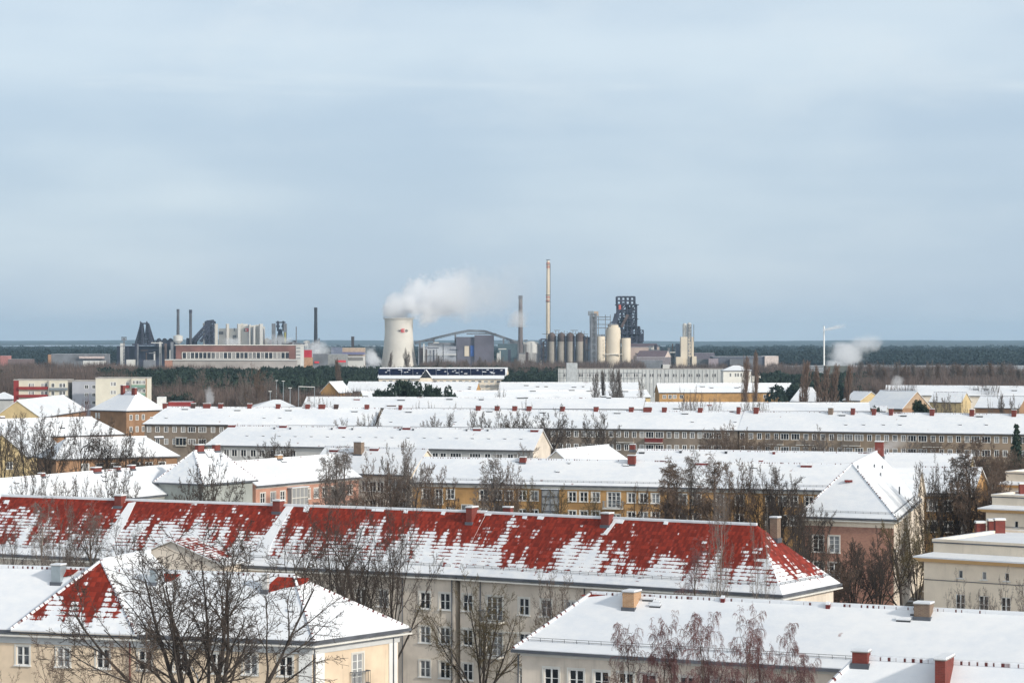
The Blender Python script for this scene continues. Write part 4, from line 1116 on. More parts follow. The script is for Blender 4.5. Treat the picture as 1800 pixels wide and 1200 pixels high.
# cooling tower with its lettering
DT = 2350.0; s = DT/F; cx = PX(701, DT)
R = T('cooling_tower', 'tall pale cooling tower with three small letters, steaming from its open top', 'cooling tower', 701, DT)
prof = []
for i in range(19):
    yy = 652-(652-559)*i/18; t = (yy-559)/93.0
    r = (24.2+ (t**2.2)*9.5 if t > .25 else 24.2+(.25-t)*1.6+.45) * s
    prof.append((r, PZ(yy, DT)))
prof[0] = (prof[0][0], 5)
mb = MB(); mb.lathe((cx, DT), prof, CONC, 64, cap=False)
zt = prof[-1][1]; rt = prof[-1][0]
mb.lathe((cx, DT), [(rt-1.2, zt), (rt-1.6, zt-30)], CONC, 64, cap=False); mb.build('shell', R, smooth=True)
mb = MB(); mb.lathe((cx, DT), [(rt, zt-1.2), (rt+1.3, zt-.9), (rt+1.3, zt), (rt-1.3, zt+.02)], CONC, 64, cap=False); mb.build('rim', R)
mb = MB()
for i in range(40):
    a = 2*math.pi*i/40; r0 = prof[0][0]
    mb.beam((cx+(r0+1)*math.cos(a), DT+(r0+1)*math.sin(a), 0), (cx+r0*math.cos(a+.08), DT+r0*math.sin(a+.08), 5.3), .45, CONC)
mb.build('legs', R)
mb = MB()
for i in range(60):
    a = 2*math.pi*i/60; mb.beam((cx+(rt+1.0)*math.cos(a), DT+(rt+1.0)*math.sin(a), zt), (cx+(rt+1.0)*math.cos(a), DT+(rt+1.0)*math.sin(a), zt+1.2), .06, GUT)
mb.build('railing', R)
def letter(pxc, pyc, strokes, size, m):
    mb = MB(); rr = 24.4*s
    def onT(u, v):
        X_ = (pxc-701+u*size)*s; X_ = max(-rr*.98, min(rr*.98, X_)); zz = PZ(pyc-v*size, DT)
        return Vector((cx+X_, DT-math.sqrt(rr*rr-X_*X_)-1.0, zz))
    for (a, b_, wd) in strokes:
        nseg = 3
        for k in range(nseg):
            p = [a[i]+(b_[i]-a[i])*k/nseg for i in (0, 1)]; p2 = [a[i]+(b_[i]-a[i])*(k+1)/nseg for i in (0, 1)]
            mb.beam(onT(*p), onT(*p2), wd*s*size/2, m)
    return mb.build('letter', R)
letter(703.6, 581.2, [((-.5, .5), (0, -.5), .3), ((.5, .5), (0, -.5), .3)], 3.2, INK)
letter(709.6, 581, [((-.5, .5), (-.5, -.5), .26), ((-.5, .5), (.5, .5), .24), ((-.5, 0), (.45, 0), .24), ((-.5, -.5), (.5, -.5), .24)], 5.0, LOGO)
th_ = [k*math.pi/4 for k in range(9)]
letter(715.6, 581.2, [((.45*math.cos(a), .5*math.sin(a)), (.45*math.cos(b_), .5*math.sin(b_)), .26) for a, b_ in zip(th_, th_[1:])], 3.3, INK)
for o_ in [o for o in bpy.data.objects if o.name.startswith('letter')]: pass

# stacks
stack('dark stack carrying a round water tank, next to the bunker block', 313, 544, 4.6, 7.0, DKC)
R = bpy.data.objects[-1] if False else [o for o in bpy.data.objects if o.name.startswith('chimney_stack')][0]
mb = MB(); s0 = D0/F/2; c = (PX(313, D0), D0)
mb.lathe(c, [(7*s0, PZ(604, D0)), (16.5*s0, PZ(599, D0)), (17*s0, PZ(590.5, D0)), (6*s0, PZ(588.5, D0))], PALE, 24); mb.build('water_tank', R)
stack('slimmer dark stack just right of the one with the water tank', 335, 545, 5, 5, DKC, extra=(FB,))
stack('lone dark stack standing right of the brick hall', 555, 541, 5.2, 8, mat('stack_black', (.03, .034, .045), .9))
stack('short dark brown stack above the low halls left of the cooling tower', 620, 592, 5, 5, DKC2)
stack('tall grey brown stack half wrapped in steam, left of the striped one', 915, 520, 6.6, 9.5, DKC2, extra=(DKC,))
R = T('striped_chimney', 'tallest pale chimney with red chequered bands at top and middle', 'chimney', 964, D0, 'factory chimneys')
c = (PX(964, D0), D0+20); mb = MB(); mb.lathe(c, [(8.2*s0, 0), (7.3*s0, PZ(530, D0)), (5.4*s0, PZ(457, D0))], CONCB, 24); mb.build('shaft', R)
REDB = mat('aviation_red', (.50, .11, .09), .8, .05)
for ya, yb, r in ((460, 463, 5.8), (466, 470, 5.9), (520, 523, 7.4), (526, 529.5, 7.6)):
    mb = MB()
    for k in range(24):
        if (k + (ya in (466, 526))) % 2: continue
        a0, a1 = 2*math.pi*k/24, 2*math.pi*(k+1)/24; r_ = r*s0+.12; z0, z1 = PZ(yb, D0), PZ(ya, D0)
        mb.face([(c[0]+r_*math.cos(a), c[1]+r_*math.sin(a), z_) for a, z_ in ((a0, z0), (a1, z0), (a1, z1), (a0, z1))], REDB)
    mb.build('painted_band', R)
for yy, r in ((456, 6.6), (464.5, 6.6), (530, 8.8), (518.5, 8.2)):
    mb = MB(); mb.lathe(c, [(r*s0, PZ(yy, D0)), (r*s0+.3, PZ(yy-1, D0))], FGR, 24); mb.build('gallery', R)
mb = MB(); bxp(mb, 966.6, 968, 462, None, FGR, D0, 1.2, 12); mb.build('ladder_shaft', R)
stack('slender white stack trailing a wisp of vapour, right of the works', 1448.5, 574, 2.3, 3.4, WHITE, D=2000)

def lattice(mb, pa, pb, ya, yb, nx, ny, m, D, th=.7, dep=16, diag=True):
    xs = [PX(pa+(pb-pa)*i/nx, D) for i in range(nx+1)]; zs = [PZ(yb+(ya-yb)*j/ny, D) for j in range(ny+1)]
    for yy in (D, D+dep):
        for x_ in xs: mb.beam((x_, yy, zs[0]), (x_, yy, zs[-1]), th, m)
        for z_ in zs: mb.beam((xs[0], yy, z_), (xs[-1], yy, z_), th*.9, m)
        if diag:
            for i in range(nx):
                for j in range(ny):
                    if (i+j) % 2: mb.beam((xs[i], yy, zs[j]), (xs[i+1], yy, zs[j+1]), th*.5, m)
                    else: mb.beam((xs[i+1], yy, zs[j]), (xs[i], yy, zs[j+1]), th*.5, m)
    for x_ in xs:
        for z_ in zs: mb.beam((x_, D, z_), (x_, D+dep, z_), th*.6, m)

def pt(px, py, D, dy=0): return (PX(px, D), D+dy, PZ(py, D))
# old blast furnace: twin conical towers over a bunker
R = T('blast_furnace', 'dark blast furnace with twin pointed lattice towers at the far end of the works', 'blast furnace', 255)
for cpx, top, sgn in ((248, 566, -1), (258, 566, 1)):
    mb = MB(); rnd = random.Random(cpx)
    wide = ((238, 252), (254, 268))[sgn > 0]
    for k in range(5):
        bx_ = wide[0]+(wide[1]-wide[0])*k/4
        for dy in (0, 14): mb.beam(pt(bx_, 603, D0, dy), pt(cpx-1+k*.5, 568, D0, dy*.4+3), .55, FB, .35)
    for j in range(9):
        t = j/8.5; ya = 603+(567-603)*t; h_ = .5+.5*(1-t); a_ = wide[0]+(cpx-1.2-wide[0])*t; b_ = wide[1]+(cpx+1.2-wide[1])*t
        for dy in (0, 12): mb.beam(pt(a_, ya, D0, dy*(1-t)), pt(b_, ya-2.5, D0, dy*(1-t)), .4, FB); mb.beam(pt(b_, ya, D0, dy*(1-t)), pt(a_, ya-2.5, D0, dy*(1-t)), .4, FB)
    mb.build('lattice_tower', R)
    mb = MB(); s0_ = D0/F
    mb.lathe((PX((wide[0]+wide[1])/2, D0), D0+8), [(5.0*s0_, PZ(604, D0)), (3.6*s0_, PZ(594, D0)), (1.8*s0_, PZ(586, D0)), (.8*s0_, PZ(575, D0))], FB, 14); mb.build('furnace_body', R)
mb = MB(); mb.beam(pt(247, 568.5, D0), pt(260, 568.5, D0), .7, FB); mb.beam(pt(247, 564.5, D0), pt(247, 570, D0), .5, FB); mb.beam(pt(258, 564.5, D0), pt(258, 570, D0), .5, FB); mb.build('top_bridge', R)
mb = MB(); bxp(mb, 232, 272, 604, 607, FB, D0, 18); mb.build('platform', R)
R = T('bunker_block', 'low dark bunker block with three domed hoppers beside the pointed furnace', 'industrial block', 285)
mb = MB(); bxp(mb, 199, 303, 608, None, FB, D0, 24, 22); mb.build('wall', R)
mb = MB(); bxp(mb, 272, 303, 598, 609, FB, D0, 20, 4); mb.build('upper_block', R)
for c_ in (277, 287, 297.5):
    mb = MB(); mb.lathe((PX(c_, D0), D0+10), [(4.8*D0/F, PZ(602, D0)), (4.6*D0/F, PZ(598, D0)), (3.2*D0/F, PZ(595.4, D0)), (1*D0/F, PZ(594.2, D0))], FB, 14); mb.build('hopper', R)
R = T('light_mast', 'slim floodlight mast left of the pointed furnace', 'light mast', 218, 2000)
mb = MB(); 
for dx in (-1.3, 1.3): mb.beam(pt(218+dx, 640, 2000), pt(218+dx*.7, 594, 2000), .22, FGR)
for j in range(8): mb.beam(pt(216.8, 640-j*5.7, 2000), pt(219.2, 634.5-j*5.7, 2000), .12, FGR)
mb.build('mast', R); mb = MB(); mb.beam(pt(213.5, 597.5, 2000), pt(222.5, 597.5, 2000), .3, FGR); mb.beam(pt(213.5, 592.5, 2000), pt(222.5, 592.5, 2000), .25, FGR)
for k in range(5): mb.beam(pt(214+k*2, 592, 2000), pt(214+k*2, 598, 2000), .25, FGR)
mb.build('lamp_head', R)

# second furnace with skip bridge
R = T('blast_furnace', 'blast furnace with a slanting skip bridge, behind the brick hall', 'blast furnace', 368)
mb = MB()
for dy in (0, 6):
    mb.beam(pt(336, 600, D0, dy), pt(366, 567, D0, dy), 1.1, FB); mb.beam(pt(342, 601, D0, dy), pt(368, 573, D0, dy), .9, FB); mb.beam(pt(352, 600, D0, dy), pt(366, 582, D0, dy), 1.2, FB)
    for k in range(9): mb.beam(pt(336+k*3.4, 600-k*3.7, D0, dy), pt(341+k*3.2, 598-k*3.2, D0, dy), .4, FB)
mb.build('skip_bridge', R)
mb = MB(); lattice(mb, 361, 375, 565, 604, 2, 5, FB, D0, .7, 14); mb.build('frame_tower', R)
mb = MB(); mb.lathe((PX(369, D0), D0+7), [(5*D0/F, PZ(604, D0)), (5.4*D0/F, PZ(590, D0)), (3*D0/F, PZ(578, D0)), (2*D0/F, PZ(570, D0))], FB, 14); mb.build('furnace_body', R)
mb = MB(); mb.beam(pt(362, 566, D0, 5), pt(375, 564.5, D0, 5), 1.6, FB); mb.beam(pt(364, 563.5, D0, 4), pt(364, 567, D0, 4), .7, FB); mb.beam(pt(373, 563, D0, 4), pt(373, 567, D0, 4), .9, FB); mb.build('top_gantry', R)
mb = MB(); mb.beam(pt(327, 600, D0, 5), pt(345, 600.5, D0, 5), 3.4, FB, 2.6); mb.build('gas_main', R)
mb = MB(); mb.lathe((PX(331, D0), D0+6), [(4.5*D0/F, PZ(606, D0)), (4.5*D0/F, PZ(597, D0)), (2*D0/F, PZ(594.5, D0))], FB, 14); mb.build('dust_catcher', R)

# pale process building with pilasters
R = T('process_building', 'pale process building of upright white slabs behind the brick hall', 'industrial building', 420)
for a_, b_, y_ in ((383, 419, 577), (419, 437, 572), (423, 430, 569), (441, 461, 573.5)):
    mb = MB(); bxp(mb, a_, b_, y_, None, PALE, D0, 20, 6 + (3 if a_ == 423 else 0)); mb.build('wall', R)
for c_, y_, w_ in ((359.5, 567.5, 5), (379.5, 569, 5), (399.5, 569, 4.6), (419.5, 569, 5), (446.5, 573, 4), (458.5, 569, 6), (438.5, 570, 3)):
    mb = MB(); bxp(mb, c_-w_/2, c_+w_/2, y_, None, CONC if c_ < 400 else PALE, D0, 5, 0); mb.build('pillar', R)
    mb = MB(); bxp(mb, c_-w_/2-.15, c_-w_/2+1.1, y_+.5, None, FGR, D0, 3, -.6); mb.build('duct', R)
mb = MB(); bxp(mb, 430, 436.5, 577.3, 582.5, LOGO, D0, .4, 5.4); mb.build('emblem', R); mb = MB(); bxp(mb, 427.6, 430, 577.5, 582.3, INK, D0, .4, 5.4); bxp(mb, 429, 433.6, 579, 581, PALE, D0, .5, 5.0); mb.build('emblem_frame', R)
for a_, b_, ya, yb in ((383, 391, 582.5, 587.5), (408, 414, 589, 602), (410, 411.5, 576.5, 582), (443, 444.5, 574, 600)): mb = MB(); bxp(mb, a_, b_, ya, yb, FGR, D0, .6, 5.2); mb.build('opening', R)
mb = MB(); mb.beam(pt(440, 573.5, D0, 8), pt(461, 571, D0, 8), .9, CONC); mb.beam(pt(419, 573, D0, 4), pt(426, 569, D0, 4), .9, CONC); mb.build('conveyor', R)
# third furnace
R = T('blast_furnace', 'small blast furnace framed by two dark columns at the end of the brick hall', 'blast furnace', 490)
for a_, b_ in ((477.5, 483), (498.5, 503)):
    mb = MB(); bxp(mb, a_, b_, 568.5, None, FGR, D0, 8, 0); mb.build('column', R)
mb = MB(); mb.lathe((PX(491, D0), D0+8), [(6.5*D0/F, 0), (6.5*D0/F, PZ(596, D0)), (4*D0/F, PZ(585, D0)), (3*D0/F, PZ(578, D0))], FB, 14); mb.build('furnace_body', R)
mb = MB()
for c_ in (487.5, 497): mb.beam(pt(c_, 582, D0, 6), pt(c_, 564, D0, 6), .9, FB); mb.beam(pt(c_-2.5, 575, D0, 6), pt(c_, 566, D0, 6), .6, FB); mb.beam(pt(c_+2.5, 575, D0, 6), pt(c_, 566, D0, 6), .6, FB)
mb.beam(pt(484, 566.5, D0, 6), pt(501, 566.5, D0, 6), .6, FB); mb.build('top_gantry', R)
mb = MB(); bxp(mb, 500.5, 502.5, 584, None, mat('yellow_green', (.35, .33, .08)), D0, 1, -1.5); mb.build('yellow_pipe', R)
R = T('gas_cleaning_plant', 'cluster of domes and pipes in steam between the small furnace and the lone stack', 'industrial plant', 520)
for c_, y_, w_, m in ((468, 594, 8, CONC), (516, 598, 9, FB), (539, 598, 10, PALE), (549, 602, 7, PALE), (527, 604, 6, FGR), (560, 594, 3, FGR)):
    mb = MB(); r = w_/2*D0/F; mb.lathe((PX(c_, D0), D0+r+5), [(r, 0), (r, PZ(y_+3, D0)), (r*.7, PZ(y_+1, D0)), (r*.2, PZ(y_, D0))], m, 14); mb.build('dome', R)
mb = MB(); mb.beam(pt(520.8, 574, D0), pt(520.8, 612, D0), .5, FGR); mb.beam(pt(508, 603, D0), pt(560, 606, D0), .8, FGR); mb.build('pipework', R)
mb = MB(); bxp(mb, 452, 478, 597, None, mat('dusty_pink', (.45, .27, .26)), D0, 12, 20); mb.build('wall', R)
one('container_block', 'bright red shed between the brick hall and grey halls', 'shed', [(532, 546, 615, None, mat('signal_red', (.42, .015, .035))), (530, 551, 628, None, mat('tan_low', (.45, .27, .16)), None, 12, -6, 'low_wall')], 2150)
one('container_block', 'grey industrial hall beside the bright red shed, red doors at its foot', 'hall', [(550, 576, 621.5, None, FGR, SNOW), (575, 608, 622.5, None, mat('grey_hall', (.26, .27, .27)), SNOW, 20, 4), (592, 608, 633, 636.5, LOGO, None, 1, -1, 'door'), (553, 561, 635, 638, LOGO, None, 1, -1, 'door')], 1950)
one('tan_hall', 'tan hall with snowy flat roof under the short brown stack', 'hall', [(585, 640, 611, None, mat('tan_hall', (.42, .32, .24)), SNOW, 20), (583, 602, 610, None, mat('slate_hall', (.14, .16, .22)), SNOW, 10, -8), (600, 642, 618.5, 623, mat('blue_grey', (.14, .14, .24)), None, 1, -3)], 2300)
one('low_hall', 'low white-roofed hall with a window strip left of the cooling tower', 'hall', [(606, 640, 626, None, PALE, SNOW, 12), (608, 638, 627.5, 633, GLASSF, None, .5, -.6, 'window_strip')], 2000)
one('far_hall', 'flat far hall with red brick end at the left edge', 'hall', [(0, 14, 625, None, mat('dusty_red', (.35, .15, .14)), SNOW), (14, 55, 631, None, mat('umber', (.16, .12, .12)), SNOW)], 2200)
one('far_hall', 'long low shed with snow line, its orange end by the poplar tops', 'hall', [(89, 184, 622, None, FGR, SNOW, 30), (85, 90, 623, None, mat('rust_end', (.35, .2, .12)), SNOW, 20, -2), (140, 184, 626, 630, mat('blush', (.5, .42, .4)), None, 2, -3)], 2200)
one('low_hall', 'lowest white-roofed shed before the bunker block', 'hall', [(146, 182, 634, None, PALE, SNOW, 12), (222, 234, 632, None, PALE, SNOW, 12), (252, 270, 633, None, FGR, SNOW, 12)], 1900)

# conveyor bridge and mill building
R = T('conveyor_bridge', 'long arched conveyor bridge rising from the cooling tower and falling to the grey brown stack', 'conveyor bridge', 820)
seg = [((728, 602), (762, 594)), ((762, 594), (800, 585)), ((800, 585), (824, 580.5)), ((824, 580.5), (852, 581.5)), ((852, 581.5), (872, 588)), ((872, 588), (912, 602))]
for a_, b_ in seg:
    mb = MB(); mb.beam(pt(*a_, D0, 10), pt(*b_, D0, 10), .85, FGR); mb.beam(pt(a_[0], a_[1]+2.6, D0, 10), pt(b_[0], b_[1]+2.6, D0, 10), .3, FGR)
    for k in range(7): mb.beam(pt(a_[0]+(b_[0]-a_[0])*k/7, a_[1]+(b_[1]-a_[1])*k/7, D0, 10), pt(a_[0]+(b_[0]-a_[0])*(k+.5)/7, a_[1]+(b_[1]-a_[1])*(k+.5)/7+2.6, D0, 10), .2, FGR)
    mb.build('span', R)
mb = MB()
for px_, y_ in ((762, 594), (800, 586), (885, 593), (900, 598)): mb.beam((PX(px_, D0), D0+10, 0), pt(px_, y_, D0, 10), .8, FGR)
mb.beam(pt(820, 586.5, D0, 6), pt(872, 586.5, D0, 6), .6, FGR); mb.build('support', R)
VIO = mat('violet_grey_cladding', (.13, .13, .165), .85, .15, .05)
R = one('mill_building', 'violet grey mill building with blue and cream doors under the conveyor bridge', 'industrial building', [(802, 836, 592, None, VIO, None, 30), (834, 868, 589, None, mat('violet_grey_dark', (.115, .11, .14), .85, .15, .05), None, 26, -3), (816.5, 824.5, 608, 626, CONCB, None, .6, -.8, 'door'), (827, 833, 607, 626, mat('blue_door', (.05, .12, .36)), None, .6, -.8, 'door')])
one('shed', 'long grey shed veiled in steam right of the cooling tower', 'shed', [(735, 803, 608.5, None, mat('mist_grey', (.30, .32, .36)), SNOW, 16), (752, 802, 602, 608, FGR, SNOW, 8, 5, 'monitor_roof'), (745, 802, 622, 624, PALE, SNOW, 4, -3, 'canopy')])
one('shed', 'dark teal shed between the mill building and the grey brown stack', 'shed', [(875, 912, 604, None, mat('teal_dark', (.07, .11, .13)), None, 16), (896, 915, 600, None, FGR, None, 8, 8)])
R = T('storage_dome', 'white storage dome right of the grey brown stack', 'dome', 935)
mb = MB(); r = 16*D0/F; mb.lathe((PX(934, D0), D0+r), [(r*1.15, 0), (r*1.15, PZ(622, D0)), (r, PZ(606, D0)), (r*.7, PZ(601.5, D0)), (r*.25, PZ(599.5, D0))], PALE, 28); mb.build('shell', R, smooth=True)
mb = MB(); bxp(mb, 920, 922, 601, 603, CONCB, D0, 2, -3); bxp(mb, 912, 946, 620, None, mat('grey_wall', (.3, .29, .28)), D0, 2, -8); mb.build('foot_wall', R)

# hot stoves
R = T('hot_stoves', 'row of four grey brown domed stoves with dark caps between frames', 'hot stoves', 995)
for c_ in (970, 987, 1002.5, 1020):
    w_ = 15 if c_ != 1020 else 17; r = w_/2*D0/F; mb = MB(); STV = mat('stove_shell', (.33, .30, .26), .85, .15, .04, streaks=.4)
    mb.lathe((PX(c_, D0), D0+r), [(r*.93, 0), (r*.93, PZ(600, D0)), (r*.96, PZ(599, D0))], STV, 20, cap=False); mb.build('stove', R)
    mb = MB(); mb.lathe((PX(c_, D0), D0+r), [(r*.97, PZ(600, D0)), (r, PZ(592, D0)), (r*.85, PZ(588, D0)), (r*.45, PZ(585, D0)), (r*.1, PZ(584, D0))], FBR, 20); mb.build('dome', R, smooth=True)
    mb = MB(); bxp(mb, c_+w_/2-1.2, c_+w_/2+1.0, 590, None, FB, D0, 14, 0); mb.build('frame_column', R)
mb = MB()
lattice(mb, 951, 961, 596, 632, 1, 4, FB, D0, .7, 10); bxp(mb, 953, 1034, 586.5, 587.5, FGR, D0, 3, 3)
for k in range(14): mb.beam(pt(962+k*5, 587, D0, 3), pt(962+k*5, 581+(k % 3), D0, 3), .25, FGR)
mb.beam(pt(974, 580.5, D0, 3), pt(984, 580.5, D0, 3), .3, FGR); mb.beam(pt(1003, 580.5, D0, 3), pt(1016, 580.5, D0, 3), .3, FGR)
mb.build('gantry', R)
mb = MB(); bxp(mb, 1029, 1046, 596, None, mat('works_dark_blue', (.05, .07, .10)), D0, 20, 12, SNOW); bxp(mb, 1030, 1040, 592, 597, FB, D0, 14, 14, SNOW); mb.build('rear_block', R)

# elevator tower
R = T('elevator_tower', 'grey lattice elevator tower with a boxy head left of the cream silos', 'tower', 1045, 2300)
mb = MB(); lattice(mb, 1040, 1048, 552, 648, 1, 9, FGR, 2300, .8, 7); mb.build('lattice', R)
mb = MB(); bxp(mb, 1041.5, 1046.5, 556, None, mat('works_mid_grey', (.30, .30, .30)), 2300, 4, 1); mb.build('core', R)
mb = MB(); bxp(mb, 1034, 1043, 546.5, 554.5, mat('head_grey', (.22, .25, .28)), 2300, 8, 0); mb.build('head_box', R); mb = MB(); bxp(mb, 1044, 1052, 547, 555, mat('head_tan', (.42, .33, .26)), 2300, 8, 0); mb.build('head_box', R)
mb = MB(); mb.beam(pt(1037, 555, 2300), pt(1038, 640, 2300), .4, FGR)
for y_ in (557, 561.5, 570, 576): mb.beam(pt(1050, y_, 2300, 3), pt(1074, y_, 2300, 3), .35, FGR)
for x_ in (1052, 1064.5, 1073): mb.beam(pt(x_, 553, 2300, 3), pt(x_, 600, 2300, 3), .3, FGR)
mb.build('service_bridge', R)

# cream silos
R = T('cream_silos', 'three cream silos, the middle one tallest with a shouldered dome', 'silos', 1080, 2300)
def sil(c_, w_, ytop, prof_, nm='silo'):
    r = w_/2*2300/F; mb = MB(); mb.lathe((PX(c_, 2300), 2300+r), [(r*a, PZ(y_, 2300)) if y_ else (r*a, 0) for a, y_ in prof_], CONCB, 32); mb.build(nm, R, smooth=True)
sil(1056.5, 15.5, 591, [(1, None), (1, 591.5), (.96, 591)]); sil(1078.5, 26, 571, [(1, None), (1, 581), (.88, 575.5), (.72, 574.5), (.70, 571)]); sil(1101, 16, 594, [(1, None), (1, 594.5), (.96, 594)])
mb = MB(); bxp(mb, 1063, 1094, 622, 623, TRIM, 2300, 2, -1.5); mb.build('gallery', R)
mb = MB()
for k in range(7): mb.beam(pt(1070+k*2.6, 573, 2300, 6), pt(1070+k*2.6, 569-(k % 2), 2300, 6), .7, FGR)
for k in range(6): mb.beam(pt(1050+k*2.5, 591.5, 2300, 6), pt(1050+k*2.5, 587.5, 2300, 6), .5, FGR)
for k in range(8): mb.beam(pt(1063.2, 597+k*6, 2300, -1), pt(1065, 597+k*6, 2300, -1), .5, FGR)
mb.build('top_fittings', R)

# big blast furnace
R = T('blast_furnace', 'tallest dark blast furnace with open frame decks behind the cream silos', 'blast furnace', 1103)
mb = MB(); lattice(mb, 1086, 1119, 535, 602, 4, 7, FB, D0, .65, 22); mb.build('frame', R)
mb = MB(); lattice(mb, 1085, 1116, 521.5, 535, 4, 2, FB, D0, .7, 20, False); mb.build('crane_deck', R)
mb = MB(); mb.lathe((PX(1106, D0), D0+14), [(9*D0/F, 0), (9*D0/F, PZ(585, D0)), (6.5*D0/F, PZ(568, D0)), (3.5*D0/F, PZ(552, D0)), (2.2*D0/F, PZ(540, D0))], FB, 18); mb.build('furnace_body', R)
for y_, a_, b_ in ((535, 1083, 1123), (548, 1086, 1120), (560, 1090, 1122), (573, 1092, 1122), (586, 1092, 1124)):
    mb = MB(); bxp(mb, a_, b_, y_, y_+1.3, FB, D0, 30, -2); mb.build('deck', R)
rnd = random.Random(9); mb = MB()
for k in range(44):
    a_ = rnd.uniform(1090, 1117); y_ = rnd.uniform(538, 598); mb.beam(pt(a_, y_, D0, rnd.uniform(0, 20)), pt(a_+rnd.uniform(-5, 5), y_+rnd.uniform(-7, 7), D0, rnd.uniform(0, 20)), rnd.uniform(.4, 1.0), FBR if rnd.random() < .3 else FB)
mb.build('pipework', R)
mb = MB(); mb.beam(pt(1078, 575, D0, -6), pt(1084, 552, D0, -6), 2.4, FB); mb.beam(pt(1083, 555, D0, -6), pt(1090, 540, D0, -6), 1.6, FB); mb.beam(pt(1072, 568, D0, -6), pt(1086, 560, D0, -6), .6, FB); mb.build('downcomer', R)
mb = MB(); bxp(mb, 1087, 1091, 536, 544, REDB, D0, 5, -8); mb.build('red_hood', R)
mb = MB(); mb.beam(pt(1092, 575, D0, -5), pt(1103, 553, D0, -5), 1.3, FBR); mb.build('skip_bridge', R)
mb = MB(); bxp(mb, 1108, 1131, 586, 603, FB, D0, 14, 10); lattice(mb, 1120, 1131, 580, 600, 2, 3, FB, D0, .4, 8); mb.lathe((PX(1123.5, D0), D0+4), [(1.6, PZ(590, D0)), (1.6, PZ(577, D0)), (1, PZ(573, D0))], FB, 10); mb.build('side_plant', R)
PKG = mat('cast_house_tan', (.36, .29, .26), .85, .1, .05)
for lab, L, Rr, rr, ze_ in (('cast house with brown roof and tan gable right of the big furnace', (1108, 609), (1143, 608), (1130, 603), 28),):
    q = [Vector((PX(1108, 2350), 2350)), Vector((PX(1161, 2350), 2362)), Vector((PX(1161, 2350)-5, 2385)), Vector((PX(1108, 2350)-5, 2373))]
    R = house(lab, q, name='cast_house', cat='industrial building'); Body(R, q, 27.5, 31.0, (0, 0), PKG, mat('brown_sheet_roof', (.10, .075, .09), .7), far=True, gable=mat('cast_house_gable', (.58, .48, .42)), ridge=False, gutter=None)
q = [Vector((PX(1118, 2250), 2250)), Vector((PX(1170, 2250), 2260)), Vector((PX(1184, 2250), 2280)), Vector((PX(1132, 2250), 2272))]
R = house('lower hall with a dark roof and blush gable in front of the cast house', q, name='cast_house', cat='industrial building'); Body(R, q, 18.5, 24.5, (0, 0), mat('hall_umber', (.16, .145, .16)), mat('brown_sheet_roof', (.10, .075, .09), .7), far=True, gable=mat('blush_gable', (.55, .45, .40)), ridge=False, gutter=None)
one('low_hall', 'white loading hut at the foot of the dark-roofed hall', 'hut', [(1162, 1180, 640.5, None, PALE, SNOW, 10), (1122, 1165, 633, None, FGR, SNOW, 8)], 2150)
# column tower
R = T('air_separation_tower', 'narrow pale twin-column tower with a lattice stair, right of the works', 'tower', 1208, 2300)
mb = MB(); bxp(mb, 1197, 1213, 592, None, CONCB, 2300, 12); mb.build('wall', R)
for c_, w_, y_ in ((1204, 7.5, 568), (1212, 7.5, 567)):
    r = w_/2*2300/F; mb = MB(); mb.lathe((PX(c_, 2300), 2300+r+2), [(r, PZ(600, 2300)), (r, PZ(y_+2, 2300)), (r*.5, PZ(y_, 2300))], mat('column_grey', (.50, .49, .46), .6), 18); mb.build('column', R, smooth=True)
mb = MB(); lattice(mb, 1209.5, 1215, 570, 645, 1, 13, FGR, 2300, .28, 4); mb.beam(pt(1219.5, 570, 2300), pt(1219.5, 600, 2300), .3, FGR); mb.build('stair_frame', R)
mb = MB(); bxp(mb, 1213, 1220, 592, None, CONCB, 2300, 10, 3); bxp(mb, 1188, 1200, 627, None, CONCB, 2300, 8, -5, SNOW); bxp(mb, 1190, 1197, 604, None, mat('works_blue', (.12, .15, .2)), 2300, 8, 14); bxp(mb, 1216, 1224, 626, None, CONCB, 2300, 8, -4); mb.build('base_block', R)
one('rolling_mill', 'dark low rolling mill with snow line right of the pale column tower', 'hall', [(1221, 1256, 620, None, mat('plum_dark', (.13, .12, .15)), SNOW, 20), (1222, 1262, 631, None, FGR, None, 6, -6)], 2400)
one('rolling_mill', 'long flat hall with a pale square end, before the dark forest', 'hall', [(1254, 1346, 626.5, None, mat('mill_blue_grey', (.09, .10, .13)), SNOW, 40), (1344, 1368, 625.5, None, mat('mill_end', (.56, .48, .44)), SNOW, 36, -2), (1282, 1330, 631, None, FGR, None, 6, -6), (1245, 1262, 630, None, mat('mill_mauve', (.28, .24, .27)), None, 6, -5)], 2350)
one('low_hall', 'flat dark roof under the white stack at the edge of the wood', 'hall', [(1452, 1490, 642.5, None, mat('low_hall_dark', (.10, .11, .10)), SNOW, 14)], 1750)  # hall block in one even dark grey
one('works_office', 'small grey cube on the office slab roof line, below the stoves', 'building', [(996, 1015, 638, None, mat('cube_grey', (.42, .44, .45)), SNOW, 10)], 1250)

